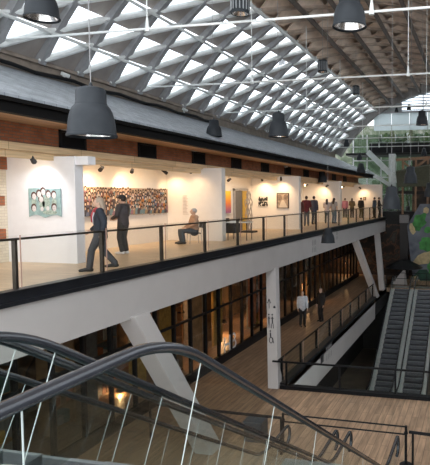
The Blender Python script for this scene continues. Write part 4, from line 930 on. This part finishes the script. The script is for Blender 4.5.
# figure faces +Y locally, x to its right, unit = metres at 1.75 m
def person(loc, face, label, top, legs, shoes=(.03,.03,.03), hairc=(.05,.03,.02), H=1.75, hair_style='short', pose='stand', cap=None, scarf=None, voxel=.012, long_top=0.0, skinm=None, step=.0, arms='down', short_sleeve=False, shorts=False, shirt=None, bulk=1.0):
    k = H/1.75; root = thing('person', loc, label, 'person', 'visitors'); 
    t = root; ry = .0
    # joints
    if pose == 'sit':
        hipz = .50; hips = Vector((0, 0, hipz)); kn = [Vector((s*.11, .42, .50)) for s in (-1, 1)]; an = [Vector((s*.12, .38, .09)) for s in (-1, 1)]
        dz = hipz-.93
    else:
        hips = Vector((0, 0, .93)); dz = 0
        kn = [Vector((-.095, .06+step*.5, .50)), Vector((.095, .05-step*.35, .50))]
        an = [Vector((-.10, step, .085)), Vector((.10, -step*1.1, .085 + .06*(step > .1)))]
    hp = [Vector((s*.09, 0, hips.z-.02)) for s in (-1, 1)]
    sh = [Vector((s*.19, -.01, 1.43+dz)) for s in (-1, 1)]
    if arms == 'front': el = [Vector((s*.25, .03, 1.15+dz)) for s in (-1, 1)]; wr = [Vector((s*.13, .25, 1.06+dz)) for s in (-1, 1)]
    elif arms == 'swing': el = [Vector((-.25, -.10, 1.15)), Vector((.25, .02, 1.15))]; wr = [Vector((-.25, -.06, .91)), Vector((.23, .2, .97))]
    elif arms == 'hips' or pose == 'sit': el = [Vector((s*.25, .06, 1.17+dz)) for s in (-1, 1)]; wr = [Vector((s*.12, .27, 1.03+dz)) for s in (-1, 1)]
    elif arms == 'camera': el = [Vector((s*.24, .10, 1.22)) for s in (-1, 1)]; wr = [Vector((s*.08, .28, 1.42)) for s in (-1, 1)]
    else: el = [Vector((s*.245, -.01, 1.15+dz)) for s in (-1, 1)]; wr = [Vector((s*.24, .05, .90+dz)) for s in (-1, 1)]
    hd = Vector((0, .02, 1.635+dz)); nk = Vector((0, -.005, 1.47+dz))
    b = MB()
    limb(b, [hips-Vector((0,0,.06)), hips+Vector((0,0,.12)), hips+Vector((0,0,.33)), (0,-.01,1.40+dz)], [(.155,.11),(.14,.10),(.165,.115),(.14,.085)], 16)
    limb(b, [nk-Vector((0,0,.04)), hd-Vector((0,0,.06))], [.058, .052])
    limb(b, [sh[0], (0, -.01, 1.44+dz), sh[1]], [.06, .065, .06])
    b.ball(hd, (.075, .095, .112), 18, 14); b.ball(hd+Vector((0,.035,-.06)), (.055,.055,.05), 12, 8)
    b.ball(hd+Vector((0,.098,-.012)), (.014,.022,.024), 8, 6)
    for s in (-1, 1): b.ball(hd+Vector((s*.076,-.005,-.005)), (.012,.02,.03), 8, 6)
    for i in (0, 1):
        limb(b, [hp[i], kn[i], an[i]], [.085, .055, .04]); limb(b, [an[i]-Vector((0,.03,.035)), an[i]+Vector((0,.15,-.05))], [.038, .03])
        limb(b, [sh[i], el[i], wr[i]], [.052, .04, .029])
        d = (wr[i]-el[i]).normalized(); sx = -1 if i == 0 else 1; inn = Vector((-sx, 0, 0)); inn = (inn - d*inn.dot(d)).normalized(); nrm = d.cross(inn).normalized()
        pc_ = wr[i]+d*.05; limb(b, [wr[i], pc_, wr[i]+d*.09], [(.027), (.033), (.03)], 8)
        fw_ = nrm if nrm.y > 0 else -nrm
        for f_, ln in enumerate((.065, .078, .072, .055)):
            base = wr[i]+d*.09 + fw_*(.027-.018*f_); mid = base + d*ln*.55 + inn*.01; limb(b, [base, mid, mid+d*ln*.4+inn*.022], [.0095, .009, .008], 6)
        limb(b, [wr[i]+d*.03+fw_*.025, wr[i]+d*.065+fw_*.055+inn*.008, wr[i]+d*.10+fw_*.058+inn*.015], [.011, .010, .009], 6)
    def fin(mb_or_me, name, m, mats=None, vox=voxel, it=2):
        me = evalmesh(mb_or_me, vox, it) if isinstance(mb_or_me, MB) else mb_or_me
        me.transform(Matrix.Rotation(face, 4, 'Z') @ Matrix.Diagonal((k*bulk, k*bulk, k, 1))); me.materials.clear()
        for x in (mats or [m]): me.materials.append(x)
        me.name = name; me.polygons.foreach_set('use_smooth', [True]*len(me.polygons))
        o = bpy.data.objects.new(name, me); C.objects.link(o); o.parent = t; return o
    me = evalmesh(b, min(voxel, .010), 2)
    bm = bmesh.new(); bm.from_mesh(me)
    ex = MB()
    for s in (-1, 1): ex.ball(hd+Vector((s*.03,.088,.012)), (.013,.008,.008), 8, 6)
    nb = len(ex.f); ex.ball(hd+Vector((0,.084,-.06)), (.024,.008,.007), 8, 6)
    vv = [bm.verts.new(p) for p in ex.v]
    for fi, f_ in enumerate(ex.f):
        try:
            ff = bm.faces.new([vv[q_] for q_ in f_]); ff.material_index = 1 if fi < nb else 2
        except Exception: pass
    bm.to_mesh(me); bm.free()
    fin(me, 'body', None, [skinm or SKIN, EYEM, LIP])
    # top
    s_ = MB(); bot = hips.z + (.02 if pose == 'sit' else -.06) - long_top
    limb(s_, [(0,0,bot), hips+Vector((0,0,.14)), hips+Vector((0,0,.34)), (0,-.01,1.40+dz), (0,-.005,1.455+dz)], [(.185,.145),(.17,.13),(.188,.14),(.155,.105),(.08,.075)], 18)
    limb(s_, [sh[0], (0,-.01,1.43+dz), sh[1]], [.08, .088, .08])
    for i in (0, 1):
        e = el[i] if not short_sleeve else sh[i].lerp(el[i], .65)
        if short_sleeve: limb(s_, [sh[i], e], [.078, .066])
        else: limb(s_, [sh[i], el[i], el[i].lerp(wr[i], .93)], [.077, .062, .047])
    fin(s_, 'jacket' if not short_sleeve else 'shirt', cloth(top))
    # trousers
    s_ = MB(); limb(s_, [hips-Vector((0,0,.10)), hips+Vector((0,0,.08))], [(.165,.125),(.155,.12)], 16)
    for i in (0, 1):
        if shorts: limb(s_, [hp[i], hp[i].lerp(kn[i], .85)], [.105, .085])
        else: limb(s_, [hp[i], kn[i], an[i]+Vector((0,-.01,.03))], [.105, .076, .068])
    fin(s_, 'trousers', cloth(legs))
    for i in (0, 1):
        s_ = MB(); a_ = an[i]; limb(s_, [a_-Vector((0,.045,.035)), a_+Vector((0,.05,-.03)), a_+Vector((0,.17,-.048))], [.05, (.05,.05), (.042,.036)], 10); fin(s_, 'shoe', cloth(shoes, .5))
    # hair
    s_ = MB()
    if hair_style == 'bald':
        s_.ball(hd+Vector((0,-.03,-.02)), (.080,.078,.06), 14, 10)
    else:
        s_.ball(hd+Vector((0,-.018,.022)), (.088,.10,.108), 16, 12)
        if hair_style == 'long': limb(s_, [hd+Vector((0,-.06,.0)), hd+Vector((0,-.085,-.14)), hd+Vector((0,-.10,-.30)), hd+Vector((0,-.10,-.38))], [(.085,.055),(.098,.05),(.10,.045),(.06,.03)], 14)
        if hair_style == 'bob': limb(s_, [hd+Vector((0,-.05,.0)), hd+Vector((0,-.05,-.14))], [(.092,.07),(.085,.06)], 14)
        if hair_style == 'bun': s_.ball(hd+Vector((0,-.10,.08)), .045, 10, 8)
    hm = evalmesh(s_, voxel, 2); bm = bmesh.new(); bm.from_mesh(hm)       # open the face
    kill = [v_ for v_ in bm.verts if v_.co.y > hd.y+.045 and v_.co.z < hd.z+.055]; bmesh.ops.delete(bm, geom=kill, context='VERTS'); bm.to_mesh(hm); bm.free()
    fin(hm, 'hair', cloth(hairc, .6))
    if cap:
        s_ = MB(); s_.ball(hd+Vector((0,-.01,.055)), (.094,.108,.085), 16, 10); s_.ball(hd+Vector((0,.12,.045)), (.065,.075,.014), 14, 6); fin(s_, 'cap', cloth(cap), vox=.009)
    if scarf:
        s_ = MB(); 
        for q_ in range(12): a_ = 2*PI*q_/12; s_.ball((.085*cos(a_), .075*sin(a_)+.0, 1.475+dz+.01*cos(a_*3)), (.04,.04,.04), 8, 6)
        limb(s_, [(.03,.10,1.45+dz), (.04,.15,1.33+dz), (.04,.155,1.18+dz)], [.04, .042, .03]); fin(s_, 'scarf', cloth(scarf))
    if shirt:
        s_ = MB(); s_.ball((0, .118, 1.24+dz), (.05, .035, .17), 12, 10); fin(s_, 'shirt_front', cloth(shirt))
    return root
def gp_(px, py, Y=None, Z=0.0): 
    p = at(px, py, Z=Z); return p if Y is None else Vector((p.x/p.y*Y, Y, Z))
VS = .017
LEFT = math.radians(78)      # local +Y turned to face -X
w = person(gp_(101.5, 270.8), math.radians(122), 'person with long fair hair and red scarf in a dark jacket, walking left', (.018,.022,.032), (.055,.055,.06), (.015,.015,.015), (.34,.26,.19), 1.69, 'long', step=.23, bulk=1.12, arms='swing', scarf=(.35,.05,.06), voxel=.011, long_top=.08, shirt=(.55,.55,.6))
m_ = person(gp_(124, 254), math.radians(92), 'person in a black cap, dark grey hooded top and white sneakers viewing the crowd picture', (.062,.054,.056), (.04,.038,.036), (.75,.74,.74), (.03,.025,.02), 1.76, 'short', cap=(.015,.015,.017), arms='front', voxel=.011, bulk=1.08)
sp_ = gp_(194.5, 241.5); sp_ = Vector((sp_.x*.955, sp_.y*.955, 0))
person(sp_, math.radians(135), 'seated person with grey hair in a peach top and blue-grey trousers', (.40,.25,.165), (.06,.075,.09), (.02,.02,.02), (.42,.41,.40), 1.72, 'short', pose='sit', voxel=.013, bulk=1.2)
ch = thing('chair', sp_, 'slim dark chair under the seated person in peach', 'chair')
ax_ = Vector((cos(math.radians(225)), sin(math.radians(225)), 0)); bx_ = Vector((-ax_.y, ax_.x, 0))
def cw(u, v, z): return sp_ + ax_*u + bx_*v + Vector((0, 0, z))
m__ = MB(); m__.add([cw(-.2,-.2,.37), cw(.22,-.2,.37), cw(.22,.2,.37), cw(-.2,.2,.37), cw(-.2,-.2,.40), cw(.22,-.2,.40), cw(.22,.2,.40), cw(-.2,.2,.40)], [(0,3,2,1),(4,5,6,7),(0,1,5,4),(1,2,6,5),(2,3,7,6),(3,0,4,7)]); m__.build('seat', M_INK, ch)
for u, v in ((-.19,-.19), (-.19,.19), (.2,-.19), (.2,.19)): MB().tube(cw(u, v, .38), cw(u*1.15, v*1.1, 0), .014, .011, 8).build('leg', M_FIN, ch)
MB().bar(cw(-.25, 0, .58), cw(-.27, 0, .80), .40, .025, upv=tuple(ax_)).build('backrest', M_INK, ch)
for v in (-.18, .18): MB().tube(cw(-.2, v, .39), cw(-.26, v, .75), .012, .012, 8).build('back_post', M_FIN, ch)
VIS = [
 ((299.5, 227), 200, 'person in a brown-red top half hidden at the left of the far visitors', (.14,.05,.04), (.10,.08,.07), 1.68, 'short', {}),
 ((306.5, 226), 20, 'person in a maroon shirt and blue-grey trousers facing the wall', (.14,.022,.028), (.11,.13,.15), 1.80, 'short', {}),
 ((314, 224.5), -10, 'person in a navy shirt and dark blue trousers beside the maroon shirt', (.045,.045,.075), (.035,.045,.07), 1.80, 'short', {}),
 ((323, 221), 30, 'person in a brown top partly behind the white shirt', (.13,.08,.06), (.09,.08,.07), 1.72, 'bob', {}),
 ((327, 223.5), 10, 'person with dark hair in a pinkish white shirt and green-grey trousers', (.55,.46,.44), (.07,.09,.08), 1.62, 'long', {}),
 ((334, 223.5), -20, 'person with long hair in a light grey shirt and blue jeans', (.38,.36,.35), (.13,.19,.25), 1.68, 'long', {}),
 ((345, 217), 15, 'person in a pink top standing left of the olive top', (.42,.18,.24), (.06,.05,.05), 1.66, 'short', {}),
 ((352, 217.5), 0, 'person in an olive brown top and dark trousers', (.10,.075,.035), (.03,.03,.03), 1.66, 'long', {}),
 ((361, 217), -15, 'slim person in a black top and olive trousers', (.015,.015,.016), (.10,.09,.04), 1.72, 'short', {}),
 ((374.5, 215), 70, 'person in a blue-grey jacket at the far end of the gallery', (.09,.12,.16), (.05,.045,.04), 1.74, 'short', {}),
 ((379, 215), -70, 'person in a black jacket facing the blue-grey jacket at the far end', (.03,.03,.035), (.03,.03,.03), 1.74, 'short', {}),
]
for i_, ((px, py), f_, lab, tp_, lg_, H_, hs, ex_) in enumerate(VIS):
    p = gp_(px, py)
    if p.y > 46.3: p = Vector((p.x/p.y*46.3, 46.3, 0))
    person(p, math.radians(f_), lab, tp_, lg_, (.05,.04,.04), (.035,.022,.018) if hs != 'bob' else (.06,.03,.02), H_, hs, voxel=VS, arms='front' if i_ % 3 == 1 else 'down', short_sleeve=i_ in (4, 5))
person(gp_(302.5, 326.5, Z=ZL), math.radians(215), 'bald person in a white shirt and black trousers standing on the lower walkway', (.62,.65,.70), (.012,.012,.014), (.012,.012,.012), (.25,.2,.17), 1.92, 'bald', voxel=.014)
person(gp_(321, 321.5, Z=ZL), math.radians(150), 'person in all black clothes standing behind the lower glass balustrade', (.012,.012,.013), (.012,.012,.014), (.01,.01,.01), (.2,.12,.09), 1.88, 'bald', voxel=.014)

# desk corner beyond second partition
p = gp_(240, 240); p = Vector((p.x, p.y, 0))
t = thing('side_table', p, 'small white table with papers beyond the second partition', 'table')
MB().box(p.x-.45, p.x+.45, p.y-.3, p.y+.3, .70, .74).build('tabletop', M_VINYL, t)
for u, v in ((-.4,-.25), (-.4,.25), (.4,-.25), (.4,.25)): MB().tube((p.x+u, p.y+v, .7), (p.x+u, p.y+v, 0), .018, .015, 8).build('leg', M_INK, t)
for k in range(3):
    u = -.3+.25*k; pp = MB().box(p.x+u-.08, p.x+u+.08, p.y-.12, p.y+.12, .741, .76).build('booklet', [M_VINYL, SG[2], SG[0]][k], loc=(p.x+u, p.y, .741))
    tag(pp, ['white booklet on the small white table', 'cream booklet on the small white table', 'ochre booklet on the small white table'][k], 'booklet', 'booklets on the small table')
p = gp_(231.5, 237.5)
t = thing('armchair', p, 'low black armchair beside the end of the second partition', 'chair')
MB().box(p.x-.32, p.x+.32, p.y-.32, p.y+.32, .2, .44).build('seat', M_INK, t, bevel=.04)
MB().box(p.x-.32, p.x-.22, p.y-.32, p.y+.32, .40, .82).build('backrest', M_INK, t, bevel=.03)
for v in (-.33, .27): MB().box(p.x-.3, p.x+.3, p.y+v, p.y+v+.07, .38, .6).build('armrest', M_INK, t, bevel=.02)
for u, v in ((-.28,-.28), (-.28,.28), (.28,-.28), (.28,.28)): MB().tube((p.x+u, p.y+v, .21), (p.x+u, p.y+v, 0), .018, .014, 8).build('leg', M_FIN, t)

# ------------------------------------------------------------------ light
wd_ = bpy.data.worlds.new('overcast_sky'); sc.world = wd_; wd_.use_nodes = True
bg = wd_.node_tree.nodes['Background']; bg.inputs[0].default_value = (.92, .96, 1.0, 1); bg.inputs[1].default_value = 2.6
sc.view_settings.view_transform = 'Standard'; sc.view_settings.look = 'None'; sc.view_settings.gamma = 1; sc.view_settings.use_curve_mapping = False
sc.view_settings.exposure = 0.3
sc.cycles.use_denoising = True
sc.cycles.max_bounces = 10; sc.cycles.transparent_max_bounces = 24; sc.cycles.diffuse_bounces = 4
sc.cycles.sample_clamp_indirect = 6
